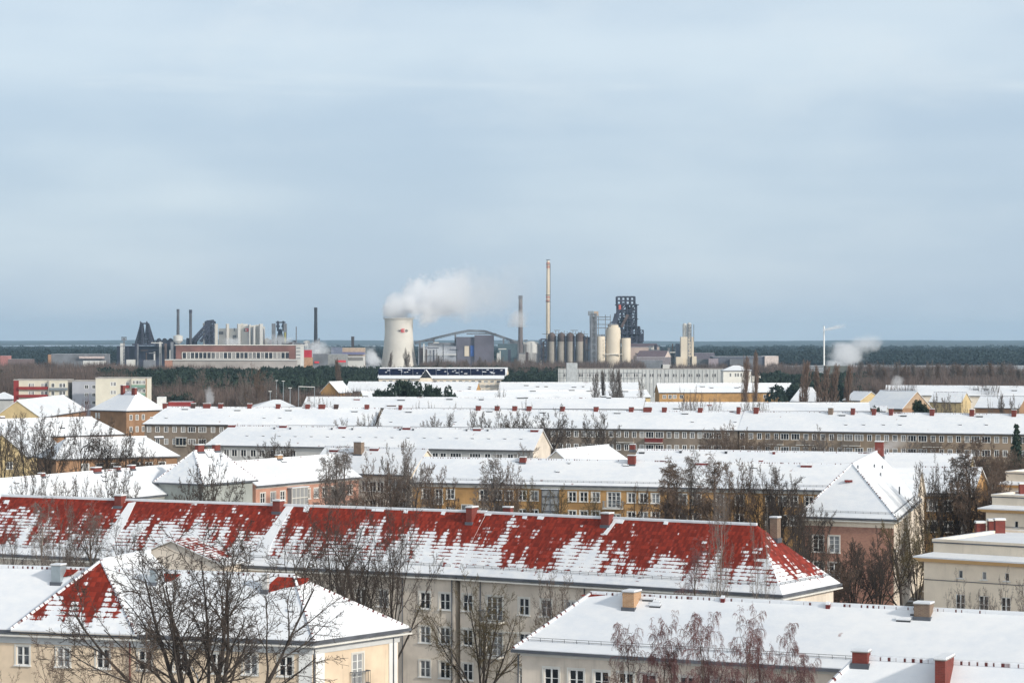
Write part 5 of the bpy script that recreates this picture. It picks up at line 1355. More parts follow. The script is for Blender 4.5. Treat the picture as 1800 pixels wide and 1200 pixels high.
# street lamps by the wood
for px_, y_, D_, lab in ((486, 669, 880, 'street lamp with a white double head, first by the dark wood'), (498, 670, 880, 'street lamp with a white double head, right one of the pair by the dark wood'), (475, 688, 800, 'low street lamp arm left of the pair by the dark wood'), (510, 682, 800, 'plain thin lamp post right of the double heads')):
    R = T('street_lamp', lab, 'street lamp', px_, D_, 'street lamps by the wood'); mb = MB(); mb.beam((PX(px_, D_), D_, 0), pt(px_, y_, D_), .12, ZINC, .08); mb.build('pole', R)
    mb = MB(); mb.box((PX(px_, D_), D_, PZ(y_, D_)), (1.1, .3, .18), WHITE); mb.build('lamp_head', R)
R = T('sign_gantry', 'white frame gantry beside the reddish bushes', 'gantry', 538, 780); mb = MB(); mb.beam((PX(525, 780), 780, 0), pt(525, 679, 780), .07, ZINC); mb.beam(pt(525, 679, 780), pt(553, 680, 780), .09, WHITE); mb.beam((PX(553, 780), 780, 0), pt(553, 680, 780), .07, ZINC); mb.build('frame', R)
R = T('garden_shed', 'small dark red garages behind the long row, left of the smoke wisp', 'shed', 310, 800); mb = MB(); bxp(mb, 296, 336, 706, None, BANDR, 800, 8, 0, SNOW); mb.build('wall', R)
mb = MB(); bxp(mb, 279, 291, 697, None, WHITE, 800, 6, -4, SNOW); mb.build('white_annex', R)

rnd = random.Random(31)
for px0, px1, y0, y1, n_, lab in ((486, 560, 600, 622, 26, 'tangle of pipes and small vents between the small furnace and the lone stack'), (735, 805, 598, 620, 14, 'pipe bridges and vents above the long grey shed'), (1028, 1060, 588, 620, 14, 'pipework at the foot of the elevator tower'), (1110, 1195, 604, 632, 22, 'ducts, vents and light poles around the cast house'), (200, 300, 600, 622, 16, 'vents and poles along the bunker block'), (870, 960, 596, 622, 18, 'pipes and poles round the white storage dome')):
    R = T('pipework', lab, 'pipework', (px0+px1)/2, 2330); 
    mb = MB(); ms = [FGR, FB, FBR, PALE]
    for k in range(n_):
        x_ = rnd.uniform(px0, px1); y_ = rnd.uniform(y0, y1)
        if k % 3 == 0: mb.beam((PX(x_, 2330), 2330+rnd.uniform(0, 12), 0), pt(x_, y_-rnd.uniform(0, 6), 2330, 4), rnd.uniform(.25, .7), ms[k % 4])
        elif k % 3 == 1: mb.beam(pt(x_, y_, 2330, 3), pt(min(px1, x_+rnd.uniform(6, 22)), y_+rnd.uniform(-1, 1), 2330, 3), rnd.uniform(.25, .6), ms[k % 4])
        else: mb2 = MB(); bxp(mb2, x_, x_+rnd.uniform(2, 6), y_, None, ms[(k+1) % 4], 2330, 5, rnd.uniform(3, 14), SNOW if k % 2 else None); mb2.build('plant_hut', R)
    mb.build('pipes', R)
# ------------------------------------------------------------------ trees
def bark(name, c, c2, snow=0.0, rough=0.95):
    m, nt, bs = new_mat(name)
    tc = nt.nodes.new('ShaderNodeTexCoord'); o = tc.outputs['Object']
    a, b_, z_ = xyz(nt, o); n = noise(nt, comb(nt, a*6, b_*6, z_*1.5), 1.0, 4.0, 0.6)
    c_ = mix(nt, n.ss(0.35, 0.65), c, c2)
    if snow:
        g = nt.nodes.new('ShaderNodeNewGeometry'); nz = xyz(nt, g.outputs['Normal'])[2]
        c_ = mix(nt, (nz+noise(nt, o, 0.8, 2.0)*0.5).ss(1.12-snow, 1.2-snow), c_, (.78, .80, .83))
    nt.links.new(c_, bs.inputs['Base Color']); bs.inputs['Roughness'].default_value = rough
    return m


BK = bark('dark_bark', (.028, .022, .02), (.06, .048, .04), 0.08)
TW = bark('dark_twigs', (.055, .042, .036), (.10, .078, .064))
TWB = bark('brown_twigs', (.10, .07, .055), (.17, .12, .09))
TWR = bark('reddish_birch_twigs', (.13, .06, .06), (.20, .10, .095))
TWG = bark('grey_twigs', (.13, .11, .10), (.20, .17, .15))
TWO = bark('olive_twigs', (.085, .065, .03), (.13, .10, .05))
BIR = bark('pale_birch_bark', (.38, .33, .29), (.22, .18, .16))
BKB = bark('brown_bark', (.06, .043, .034), (.10, .075, .06))


class TM:
    def __init__(s): s.v, s.f, s.br = [], [], []
    def tube(s, pts, rad, k): s.br.append((np.array(pts), np.array(rad), k))
    def scaled(s, q, mul, fl):
        t = TM(); groups = {}
        for p, rd, k in s.br: groups.setdefault((len(p), k), []).append((p, rd))
        V, Fc, base = [], [], 0
        for (n, k), L in groups.items():
            Pt = np.array([x_[0] for x_ in L])*q; Rd = np.maximum(np.array([x_[1] for x_ in L])*mul, fl[0 if k > 3 else 1])
            T_ = np.empty_like(Pt); T_[:, 1:-1] = Pt[:, 2:]-Pt[:, :-2]; T_[:, 0] = Pt[:, 1]-Pt[:, 0]; T_[:, -1] = Pt[:, -1]-Pt[:, -2]
            T_ /= np.linalg.norm(T_, axis=2, keepdims=True)+1e-9
            A_ = np.where(np.abs(T_[..., 2:3]) < .9, np.array((0, 0, 1.0)), np.array((1.0, 0, 0))); U = np.cross(T_, A_); U /= np.linalg.norm(U, axis=2, keepdims=True)+1e-9; W = np.cross(T_, U)
            an = 2*np.pi*np.arange(k)/k
            R3 = Pt[:, :, None, :]+(U[:, :, None, :]*np.cos(an)[None, None, :, None]+W[:, :, None, :]*np.sin(an)[None, None, :, None])*Rd[:, :, None, None]
            M = len(L); V.append(R3.reshape(-1, 3)); idx = base+np.arange(M*n*k).reshape(M, n, k); nx = np.roll(idx, -1, axis=2)
            Fc.append(np.stack([idx[:, :-1], nx[:, :-1], nx[:, 1:], idx[:, 1:]], axis=-1).reshape(-1, 4)); base += M*n*k
        t.v = np.concatenate(V) if V else []; t.f = np.concatenate(Fc) if Fc else []
        return t
    def mesh(s, name, m):
        me = bpy.data.meshes.new(name)
        if len(s.f):
            V = np.array(s.v, dtype=np.float32); Fa = np.array(s.f, dtype=np.int32)
            me.vertices.add(len(V)); me.vertices.foreach_set('co', V.ravel())
            me.loops.add(Fa.size); me.loops.foreach_set('vertex_index', Fa.ravel())
            me.polygons.add(len(Fa)); me.polygons.foreach_set('loop_start', np.arange(0, Fa.size, Fa.shape[1], dtype=np.int32))
            me.update(calc_edges=True)
        me.materials.append(m); return me


def unit(v): return v/(np.linalg.norm(v)+1e-9)


def gen_tree(seed, h, kind):
    R_ = np.random.default_rng(seed); A, B = TM(), TM()
    K = dict(
        round_=dict(n=(9, 7, 7, 6), ang=(50, 42, 42, 45), len=(.62, .50, .46, .46), wig=(.05, .14, .2, .25, .3), trop=(.0, .10, .06, .03, .0), t0=(.42, .22, .2, .1), seg=(7, 6, 4, 3, 2), fork=1, rtop=.35),
        wide=dict(n=(10, 7, 7, 7), ang=(58, 45, 45, 50), len=(.75, .50, .46, .45), wig=(.05, .14, .2, .25, .3), trop=(.0, .09, .04, .02, .0), t0=(.36, .22, .18, .1), seg=(7, 7, 4, 3, 2), fork=1, rtop=.35),
        fan=dict(n=(7, 6, 5, 5), ang=(36, 42, 45, 50), len=(.42, .52, .50, .5), wig=(.05, .12, .18, .24, .3), trop=(.03, .07, .03, .02, .0), t0=(.25, .15, .12, .1), seg=(8, 6, 4, 3, 2), fork=7, rtop=.22),
        stems=dict(n=(8, 6, 6, 5), ang=(38, 42, 45, 50), len=(.52, .50, .48, .45), wig=(.06, .12, .18, .24, .3), trop=(.02, .06, .03, .02, .0), t0=(.28, .2, .15, .1), seg=(10, 6, 4, 3, 2), fork=7, rtop=.22),
        birch=dict(n=(17, 7, 7, 5), ang=(38, 40, 45, 40), len=(.34, .55, .60, .7), wig=(.04, .12, .2, .2, .15), trop=(.02, .06, -.05, -.22, -.32), t0=(.22, .2, .15, .1), seg=(9, 6, 5, 4, 3), fork=1, rtop=.2),
        weep=dict(n=(13, 6, 6, 7), ang=(42, 45, 45, 40), len=(.36, .55, .60, .85), wig=(.05, .12, .2, .15, .1), trop=(.02, .06, -.10, -.38, -.5), t0=(.3, .2, .15, .1), seg=(9, 6, 5, 4, 4), fork=2, rtop=.2),
        poplar=dict(n=(30, 5, 5, 3), ang=(20, 20, 25, 25), len=(.34, .5, .5, .5), wig=(.03, .06, .1, .12, .15), trop=(.02, .22, .2, .15, .1), t0=(.10, .1, .1, .1), seg=(8, 5, 3, 2, 2), fork=1, rtop=.15),
        upright=dict(n=(13, 7, 6, 6), ang=(34, 34, 38, 40), len=(.48, .5, .5, .5), wig=(.04, .1, .16, .2, .25), trop=(.02, .12, .1, .06, .02), t0=(.2, .2, .15, .1), seg=(8, 6, 4, 3, 2), fork=2, rtop=.2),
        bush=dict(n=(8, 6, 6, 3), ang=(35, 38, 42, 45), len=(.5, .5, .5, .5), wig=(.06, .14, .2, .25, .3), trop=(.02, .06, .03, .02, 0), t0=(.1, .12, .15, .1), seg=(6, 5, 3, 2, 2), fork=6, rtop=.2),
        sparse=dict(n=(11, 6, 6, 5), ang=(38, 42, 45, 45), len=(.40, .5, .5, .45), wig=(.04, .1, .16, .2, .25), trop=(.02, .10, .06, .04, .02), t0=(.25, .22, .2, .1), seg=(8, 6, 4, 3, 2), fork=2, rtop=.2))[kind]
    r0 = h*(.017 if K['fork'] == 1 else .0125)
    def grow(p, d, L, r, lv):
        n = K['seg'][lv]; pts = [p]; dirs = [d]; rend = r*(K['rtop'] if lv == 0 else .3)
        for i in range(n):
            d = unit(d + R_.normal(0, K['wig'][lv], 3)*(1.0 if lv else .8) + np.array((0, 0, K['trop'][lv])))
            p = p+d*L/n; pts.append(p); dirs.append(d)
        rad = [r+(rend-r)*i/n for i in range(n+1)]
        (A if lv < 2 else B).tube(pts, rad, (7, 5, 4, 3, 3)[lv])
        if lv >= 4: return
        N = K['n'][lv]; 
        for j in range(N):
            t = K['t0'][lv]+(1-K['t0'][lv])*((j+R_.random()*.8)/N)
            x_ = t*n; i = min(n-1, int(x_)); f_ = x_-i; q_ = pts[i]*(1-f_)+pts[i+1]*f_; dd = dirs[i]
            az = j*2.4+R_.random()*1.0; ref = np.array((0, 0, 1.0)) if abs(dd[2]) < .9 else np.array((1.0, 0, 0))
            u = unit(np.cross(dd, ref)); w_ = np.cross(dd, u); side = u*math.cos(az)+w_*math.sin(az)
            a = math.radians(K['ang'][lv]*(1.1-.35*t)*R_.uniform(.8, 1.2))
            nd = unit(dd*math.cos(a)+side*math.sin(a))
            ln = L*K['len'][lv]*(1.05-(.55 if lv == 0 else .4)*t)*R_.uniform(.75, 1.15)
            if kind == 'poplar' and lv == 0: ln = h*.30*(.5+math.sin(math.pi*min(1, t*.9+.1)))*.75
            grow(q_, nd, ln, (r+(rend-r)*t)*(.62 if lv == 0 else .6), lv+1)
    nf = K['fork']
    if kind in ('stems', 'fan'):
        fz = .40 if kind == 'stems' else .44; z0 = h*fz; A.tube([np.array((0, 0, -.3)), np.array((.1, 0, h*.2)), np.array((0, .1, z0+.4))], [.45, .36, .30] if kind == 'stems' else [.3, .25, .2], 9)
        for s_ in range(9):
            a = 2*math.pi*s_/9+R_.random()*.5; tilt = math.radians(((5, 17, 34, 10, 44, 24, 13, 38, 28) if kind == 'stems' else (6, 22, 40, 14, 52, 30, 18, 46, 34))[s_])
            d = np.array((math.cos(a)*math.sin(tilt), math.sin(a)*math.sin(tilt), math.cos(tilt)))
            grow(np.array((math.cos(a)*.2, math.sin(a)*.2, z0-R_.uniform(0, 2.0))), d, h*R_.uniform(.46, .58)*(1.12 if kind == 'stems' else 1.05), (.15 if kind == 'stems' else .13)*R_.uniform(.7, 1.1), 0)
        nf = 0
    for s_ in range(nf):
        if nf == 1: grow(np.array((0, 0, -.3)), np.array((0, 0, 1.0)), h*.86, r0, 0)
        else:
            a = 2*math.pi*s_/nf+R_.random()*.7; tilt = math.radians(R_.uniform(9, 42) if nf > 3 else R_.uniform(3, 14))
            if s_ == 0: tilt *= .3
            d = np.array((math.cos(a)*math.sin(tilt), math.sin(a)*math.sin(tilt), math.cos(tilt)))
            grow(np.array((math.cos(a)*.25, math.sin(a)*.25, -.3)), d, h*R_.uniform(.78, .95), r0*R_.uniform(.75, 1.05), 0)
    E_ = np.array([p[-1] for p, _, _ in B.br]); zt = np.percentile(E_[:, 2], 99.7); k = h/zt
    rx = np.percentile(np.hypot(E_[:, 0], E_[:, 1]), 96)*k
    return A, B, rx, k


PROTO = {}
def proto(kind, seed, bk, tw, h=18.0, lod=0):
    key = (kind, seed, bk.name, tw.name, lod)
    if key not in PROTO:
        g = (kind, seed)
        if g not in PROTO: PROTO[g] = gen_tree(seed, h, kind)
        A, B, rx, k = PROTO[g]; mul = (1.1, 1.25, 1.4)[lod]; fl = ((.013, .010), (.024, .017), (.04, .026))[lod]
        PROTO[key] = (A.scaled(k, mul, fl).mesh('trunk', bk), B.scaled(k, mul, fl).mesh('crown', tw), h, rx)
    return PROTO[key]


ORD = ['first', 'second', 'third', 'fourth', 'fifth', 'sixth', 'seventh', 'eighth', 'ninth', 'tenth', 'eleventh', 'twelfth', 'thirteenth', 'fourteenth', 'fifteenth', 'sixteenth', 'seventeenth', 'eighteenth', 'nineteenth', 'twentieth']
TRNG = random.Random(77)
def tree(px, D, ytop, kind, seed, label, wpx=None, bk=None, tw=None, name='bare_tree', cat='tree', group=None, rot=None):
    bk = bk or BK; tw = tw or TW; tm, cm, h0, rx = proto(kind, seed, bk, tw, lod=0 if D < 230 else (1 if D < 620 else 2)); hh = PZ(ytop, D); sz = hh/h0
    sw = (wpx*(1.22 if kind == 'fan' and D > 250 else 1.0)/2*D/F)/rx if wpx else sz
    o = thing(name, label, cat, (PX(px, D), D, 0), group); o.scale = (sw, sw, sz); o.rotation_euler = (0, 0, TRNG.uniform(0, 6.28) if rot is None else rot)
    for nm, me in (('trunk', tm), ('crown', cm)):
        c = bpy.data.objects.new(nm, me); COL.objects.link(c); c.parent = o
    return o
def clump(phrase, items, group=None, **kw):
    items = sorted(items, key=lambda t: t[0])
    for i, it in enumerate(items):
        px, D, yt, kind, seed = it[:5]; w_ = it[5] if len(it) > 5 else None; k2 = dict(kw)
        if len(it) > 6: k2.update(it[6])
        tree(px, D, yt, kind, seed, (ORD[i]+' from the left of the '+phrase) if len(items) > 1 else phrase, w_, group=group or phrase, **k2)


OL = dict(tw=TWO); BR = dict(bk=BIR, tw=TWG); RD = dict(bk=BKB, tw=TWR); GR = dict(tw=TWG, bk=BKB); BN = dict(tw=TWB, bk=BKB); PB = dict(tw=bark('poplar_twigs', (.17, .115, .09), (.25, .17, .13)), bk=BKB)
# the big one
tree(362, 150, 915, 'stems', 11, 'big many-stemmed leafless tree standing in front of the cream house', 500, tw=bark('dark_brown_twigs', (.05, .038, .032), (.09, .068, .055)))
clump('thin leafless trees before the cream left wall', [(30, 128, 1135, 'sparse', 21, 110, BN), (88, 132, 1112, 'sparse', 22, 130, BN), (150, 130, 1130, 'sparse', 21, 100, BN)])
tree(232, 140, 1090, 'sparse', 23, 'spindly leafless sapling beside the big many-stemmed tree', 120, tw=TWB)
clump('leafless trees between red row and snowy hip', [(505, 192, 905, 'round_', 31, 149), (593, 196, 880, 'fan', 14, 168), (636, 200, 895, 'round_', 33, 161), (688, 197, 885, 'fan', 14, 168), ])
clump('wide leafless tree before the beige wall and its balconies', [(848, 184, 1000, 'fan', 15, 224, OL)])
tree(985, 186, 1000, 'fan', 14, 'upright leafless tree rising behind the tan brick chimney roof', 130, tw=TWB)
clump('leafless trees behind the left part of the cream house', [(12, 206, 905, 'round_', 31, 103, GR), (75, 205, 868, 'birch', 41, 103, BR), (105, 206, 880, 'fan', 14, 100, GR), (140, 208, 895, 'round_', 33, 114), (168, 207, 888, 'birch', 42, 103, GR), (205, 210, 905, 'round_', 31, 114)])
clump('low leafless trees just behind the red ridge', [(28, 262, 838, 'round_', 31, 69, GR), (62, 262, 826, 'fan', 14, 67), (95, 264, 836, 'round_', 33, 69, GR), (128, 265, 838, 'fan', 14, 67), (160, 265, 845, 'round_', 31, 69, GR), (215, 268, 815, 'fan', 14, 84)])
tree(365, 285, 790, 'fan', 15, 'round leafless tree before the hipped block and the grey green wall', 105, tw=TW)
clump('dark tangle of leafless trees below the yellow gable', [(5, 395, 735, 'fan', 16, 67), (55, 410, 715, 'sparse', 23, 80), (85, 400, 722, 'fan', 15, 78), (140, 400, 706, 'wide', 31 if False else 35, 80), (186, 402, 735, 'fan', 15, 84), (212, 398, 752, 'round_', 31, 69), (245, 396, 772, 'fan', 15, 78), (270, 394, 790, 'round_', 33, 57)])
clump('leafless trees before the salmon and cream walls', [(575, 320, 795, 'birch', 41, 57, GR), (597, 322, 788, 'birch', 42, 63, GR), (668, 322, 798, 'fan', 15, 100, BN), (703, 326, 774, 'fan', 14, 78, GR), (722, 324, 805, 'round_', 33, 80, GR)])
clump('leafless trees standing before the ochre house', [(770, 318, 815, 'fan', 14, 78, BN), (853, 312, 818, 'round_', 33, 80, GR), (878, 314, 800, 'birch', 41, 80, GR), (900, 312, 812, 'fan', 14, 67, BN), (945, 312, 838, 'round_', 31, 69, OL), (985, 310, 850, 'round_', 33, 57, OL), (1035, 310, 865, 'round_', 31, 69, OL)])
clump('dense brown trees right of the ochre windows', [(1110, 300, 850, 'round_', 31, 80, BN), (1165, 296, 812, 'birch', 41, 103, BN), (1190, 300, 806, 'birch', 42, 92, BN), (1212, 296, 792, 'birch', 41, 80, GR), (1262, 294, 800, 'birch', 42, 103, BN), (1288, 298, 808, 'fan', 14, 100, BN), (1345, 298, 815, 'fan', 14, 89), (1372, 296, 822, 'round_', 33, 103), (1398, 292, 838, 'fan', 15, 89)])
clump('pale-barked slender trees before the red roof hip', [(1255, 193, 842, 'sparse', 23, 90, BR), (1338, 192, 885, 'sparse', 22, 45, BR)])
tree(1230, 190, 950, 'birch', 42, 'grey drooping birch against the snow below the red tiles', 90, tw=TWR, bk=BKB)
clump('leafless trees around the red brick house', [(1382, 240, 925, 'fan', 15, 100), (1425, 248, 880, 'fan', 14, 100), (1462, 244, 960, 'fan', 15, 145, BN), (1500, 246, 945, 'fan', 16, 134), (1545, 250, 930, 'fan', 15, 123), (1588, 252, 905, 'round_', 31, 103, OL), (1612, 256, 900, 'fan', 14, 89, OL)])
clump('dark trees between brick house and cream blocks', [(1632, 300, 800, 'sparse', 23, 60), (1655, 306, 812, 'fan', 15, 89), (1684, 308, 795, 'birch', 41, 92, GR), (1705, 304, 788, 'birch', 42, 103), (1728, 300, 800, 'fan', 15, 100, BN), (1748, 330, 800, 'birch', 41, 80, BN)])
clump('rounded leafless trees before the cream block with three chimneys', [(1665, 176, 1035, 'round_', 31, 80, GR), (1706, 178, 1006, 'fan', 15, 123, GR), (1752, 176, 1000, 'fan', 15, 123, GR), (1792, 178, 1010, 'round_', 33, 103, GR)])
clump('reddish weeping birches rising before the beige eave', [(1095, 148, 1108, 'sparse', 21, 110, BN), (1155, 149, 1088, 'weep', 51, 159, RD), (1232, 148, 1080, 'weep', 52, 174, RD), (1285, 147, 1066, 'weep', 51, 174, RD), (1362, 148, 1096, 'weep', 52, 159, RD), (1400, 146, 1140, 'weep', 51, 130, RD)])
clump('leafless trees whose tops overlap the middle white roof', [(478, 455, 764, 'fan', 15, 67), (505, 458, 772, 'round_', 33, 46), (612, 352, 786, 'birch', 42, 69, GR), (700, 455, 776, 'round_', 31, 57, GR), (920, 450, 778, 'round_', 33, 57, GR)])
clump('leafless trees crossing the snow of the long weathered rows', [(595, 520, 735, 'fan', 14, 44, GR), (645, 522, 728, 'round_', 31, 46, GR), (656, 520, 725, 'fan', 14, 39), (755, 522, 728, 'fan', 15, 56, GR), (775, 524, 725, 'fan', 16, 56), (843, 522, 720, 'fan', 14, 50), (885, 520, 714, 'fan', 15, 67), (912, 524, 720, 'fan', 14, 56), (965, 522, 712, 'fan', 15, 89), (1048, 524, 724, 'fan', 14, 67)])
clump('brownish leafless trees before the windows of the weathered rows', [(1240, 500, 752, 'round_', 33, 46, BN), (1268, 496, 740, 'fan', 15, 67, BN), (1292, 500, 745, 'round_', 31, 69, BN), (1315, 498, 752, 'fan', 15, 67, BN), (1345, 500, 760, 'round_', 33, 57, BN), (1440, 505, 748, 'fan', 15, 67, GR), (1600, 500, 765, 'round_', 31, 57, GR), (1640, 498, 770, 'round_', 33, 69, BN)])
clump('brown thicket of leafless trees beside the spruce', [(1700, 440, 775, 'birch', 41, 69, BN), (1722, 436, 765, 'birch', 42, 57, BN), (1745, 438, 778, 'fan', 15, 78, BN), (1770, 436, 790, 'round_', 33, 69, BN), (1795, 434, 788, 'fan', 15, 67, BN)])
clump('small leafless trees under the brown hipped house wall', [(360, 560, 765, 'round_', 31, 41), (345, 560, 772, 'round_', 33, 34, BN), (300, 470, 785, 'round_', 31, 46)])
# taller trees out by the wood
clump('columnar poplars rising behind the ochre house', [(1308, 880, 624, 'poplar', 61, 20, PB), (1326, 870, 616, 'poplar', 62, 22, PB), (1411, 840, 632, 'poplar', 61, 26, PB), (1438, 850, 640, 'poplar', 62, 20, PB), (1448, 838, 642, 'poplar', 61, 24, PB), (1466, 842, 638, 'poplar', 61, 24, PB), (1488, 846, 640, 'poplar', 62, 22, PB)], name='poplar')
clump('leafless trees behind the pale slab blocks', [(46, 760, 705, 'round_', 33, 20, BN), (150, 700, 694, 'bush', 71, 24, RD), (230, 1000, 655, 'upright', 34, 24, BN)])
clump('rounded leafless trees edging the pine wood', [(452, 800, 638, 'wide', 35, 50, BN), (432, 820, 650, 'round_', 31, 40, GR), (475, 830, 655, 'round_', 33, 36, GR), (395, 1000, 655, 'wide', 35, 40, GR), (350, 1020, 648, 'round_', 31, 40, GR), (320, 1000, 660, 'upright', 32, 30, GR), (598, 1150, 628, 'poplar', 62, 18, BN), (505, 950, 675, 'bush', 71, 24, GR), (545, 760, 690, 'bush', 71, 40, BN)])
clump('leafless trees standing before the cooling tower foot', [(684, 1500, 618, 'upright', 32, 18, GR), (716, 1500, 612, 'upright', 34, 18, GR), (768, 1500, 622, 'upright', 32, 22, GR), (790, 1480, 632, 'round_', 31, 20, GR), (820, 1490, 630, 'round_', 33, 20, GR), (848, 1500, 627, 'upright', 34, 24, GR), (880, 1480, 625, 'round_', 31, 26, GR), (905, 1500, 628, 'round_', 33, 24, GR)])
clump('leafless trees before the office slab windows', [(1050, 900, 652, 'upright', 32, 20, GR), (1062, 905, 648, 'poplar', 61, 12, GR), (1080, 900, 642, 'upright', 34, 20, GR), (1092, 900, 645, 'upright', 32, 20, GR), (1128, 900, 662, 'round_', 31, 16, GR), (1205, 700, 683, 'bush', 71, 34, BN), (1222, 702, 678, 'bush', 71, 30, BN), (1255, 705, 692, 'bush', 71, 30, GR), (1318, 700, 688, 'bush', 71, 36, BN), (1338, 704, 690, 'bush', 71, 30, BN)])
clump('leafless bushes against the far white roofs', [(577, 700, 700, 'bush', 71, 40, GR), (730, 690, 706, 'bush', 71, 30, GR), (760, 690, 706, 'bush', 71, 30, GR), (800, 690, 708, 'bush', 71, 30, GR), (880, 890, 676, 'bush', 71, 22, GR), (925, 690, 700, 'bush', 71, 24, GR)])
clump('greyish leafless trees by the round yew', [(1650, 640, 690, 'round_', 31, 26, GR), (1668, 640, 692, 'round_', 33, 28, GR), (1690, 642, 696, 'bush', 71, 26, GR), (1742, 636, 700, 'bush', 71, 24, GR), (1765, 640, 690, 'upright', 32, 24, GR), (1785, 640, 693, 'round_', 31, 26, GR), (1598, 800, 690, 'bush', 71, 24, GR)])
DW = random.Random(5)
clump('row of tall grey brown trees along the right horizon', [(1530+k*15.2+DW.uniform(-4, 4), 1300+DW.uniform(-60, 60), DW.choice((632, 636, 640, 644, 650)), DW.choice(('poplar', 'upright', 'poplar')), DW.choice((61, 62, 32, 34)) if False else (61 if k % 2 else 62), 18, GR if k % 3 else BN) for k in range(18)], name='poplar') if False else None
rows_ = []
for k in range(19):
    kd = ('poplar', 61) if k % 3 == 0 else (('upright', 32) if k % 3 == 1 else ('upright', 34))
    rows_.append((1512+k*15.6+DW.uniform(-4, 4), 1300+DW.uniform(-60, 60), DW.choice((634, 638, 642, 646)), kd[0], kd[1], 15 if kd[0] == 'poplar' else 24, BN if k % 2 else GR))
clump('row of tall grey brown trees along the right horizon', rows_)

# evergreens
NEED = bark('pine_needles', (.012, .028, .020), (.030, .052, .032)); NEED2 = bark('yew_needles', (.010, .022, .014), (.022, .04, .022))
def needles(seed, h, kind):
    R_ = np.random.default_rng(seed); v, f = [], []
    def tri(c, s_, up=.3):
        n = unit(R_.normal(0, 1, 3)+np.array((0, 0, up))); a = unit(np.cross(n, R_.normal(0, 1, 3))); b_ = np.cross(n, a)
        i = len(v); v.extend([c+a*s_, c-a*s_*.5+b_*s_*.8, c-a*s_*.5-b_*s_*.8]); f.append((i, i+1, i+2))
    if kind == 'spruce':
        n = 16
        for lv in range(n):
            z_ = h*(.10+.88*lv/n); r = h*.19*(1-lv/n)**.9+.15
            for b_ in range(11):
                az = 2*math.pi*b_/11+lv*.7+R_.random()*.4; rr = r*R_.uniform(.75, 1.1)
                for k in range(16):
                    t = R_.random()**.7; c = np.array((math.cos(az)*rr*t, math.sin(az)*rr*t, z_-rr*t*.45+R_.normal(0, .12)))+R_.normal(0, .14*rr*t+.03, 3); tri(c, .34)
    else:
        cl = []
        for k in range(26 if kind == 'yew' else 18):
            u = unit(R_.normal(0, 1, 3)); rad = R_.uniform(.45, .95)
            cl.append(np.array((u[0]*rad*h*.36, u[1]*rad*h*.36, h*.56+u[2]*rad*h*.34)))
        for c in cl:
            for k in range(120):
                u = unit(R_.normal(0, 1, 3)); tri(c+u*np.array((1, 1, .75))*h*.125*R_.uniform(.6, 1.1), h*.026+.1)
    zm = max(q_[2] for q_ in v); v = [q_*np.array((1, 1, h/zm)) for q_ in v]
    T_ = TM(); T_.v, T_.f = v, f
    A = TM(); A.tube([np.array((0, 0, -.3)), np.array((0, 0, h*.5)), np.array((0, 0, h*.92))], [h*.016, h*.011, .03], 6)
    if kind == 'pine':
        for c in cl[:10]: A.tube([np.array((0, 0, max(h*.3, c[2]-h*.16))), c], [h*.006, .03], 4)
    return A.scaled(1, 1, (.02, .02)), T_
NP = {}
def evergreen(px, D, ytop, kind, seed, label, wpx, group=None, m=None, name='pine_tree'):
    key = (kind, seed)
    if key not in NP:
        A, T_ = needles(seed, 16.0, kind); NP[key] = (A.mesh('trunk', BKB), T_.mesh('crown', m or NEED))
    hh = PZ(ytop, D); o = thing(name, label, 'tree', (PX(px, D), D, 0), group); w_ = wpx*D/F
    k = w_/(16*(.36 if kind == 'spruce' else .88)); o.scale = (k, k, hh/16); o.rotation_euler = (0, 0, px*.7)
    for nm, me in zip(('trunk', 'crown'), NP[key]):
        c = bpy.data.objects.new(nm, me); COL.objects.link(c); c.parent = o
for i, (px, yt, w_) in enumerate(((668, 681, 44), (690, 672, 52), (712, 664, 60), (735, 668, 52), (758, 676, 46), (784, 676, 48))):
    evergreen(px, 815+(i % 2)*25, yt, 'pine', 81+i % 2, ORD[i]+' from the left of the dark evergreen pines before the solar roof', w_, 'dark evergreen pines before the solar roof')
evergreen(1618, 640, 700.5, 'yew', 91, 'round dark yew among the pale roofs near the right edge', 40, m=NEED2, name='yew_tree')
evergreen(1534, 630, 709.5, 'yew', 92, 'low dark evergreen pair of humps, first of two behind the chimneys', 26, m=NEED2, name='yew_tree')
evergreen(1547, 634, 713.5, 'yew', 91, 'small dark evergreen hump touching the larger low one behind the chimneys', 18, m=NEED2, name='yew_tree')
evergreen(1787, 490, 743, 'spruce', 95, 'dark pointed spruce before the end of the tan row', 44, name='spruce_tree')

# ------------------------------------------------------------------ ground, woods, hills
def grid_mesh(name, xs, ys, zf, m):
    v = [(x_, y_, zf(x_, y_)) for y_ in ys for x_ in xs]; n = len(xs); f = [(j*n+i, j*n+i+1, (j+1)*n+i+1, (j+1)*n+i) for j in range(len(ys)-1) for i in range(n-1)]
    me = bpy.data.meshes.new(name); me.from_pydata(v, [], f); me.materials.append(m); me.shade_smooth(); o = bpy.data.objects.new(name, me); COL.objects.link(o); return o
m, nt, bs = new_mat('snowy_ground'); tc = nt.nodes.new('ShaderNodeTexCoord'); o_ = tc.outputs['Object']
n1 = noise(nt, o_, .012, 6.0, .6); n2 = noise(nt, o_, .3, 5.0, .65)
c_ = mix(nt, (n1*.55+n2*.45).ss(.47, .56), (.075, .062, .045), (.70, .73, .77)); nt.links.new(c_, bs.inputs['Base Color']); bs.inputs['Roughness'].default_value = .9
bump(nt, bs, n2, .4, .3)
g = grid_mesh('ground', [-8000, -1000, 0, 1000, 8000], [-200, 0, 300, 1000, 3000, 8000, 15900], lambda x_, y_: 0.0, m); tag(g, 'snow covered ground with brown grass showing through', kind='structure')

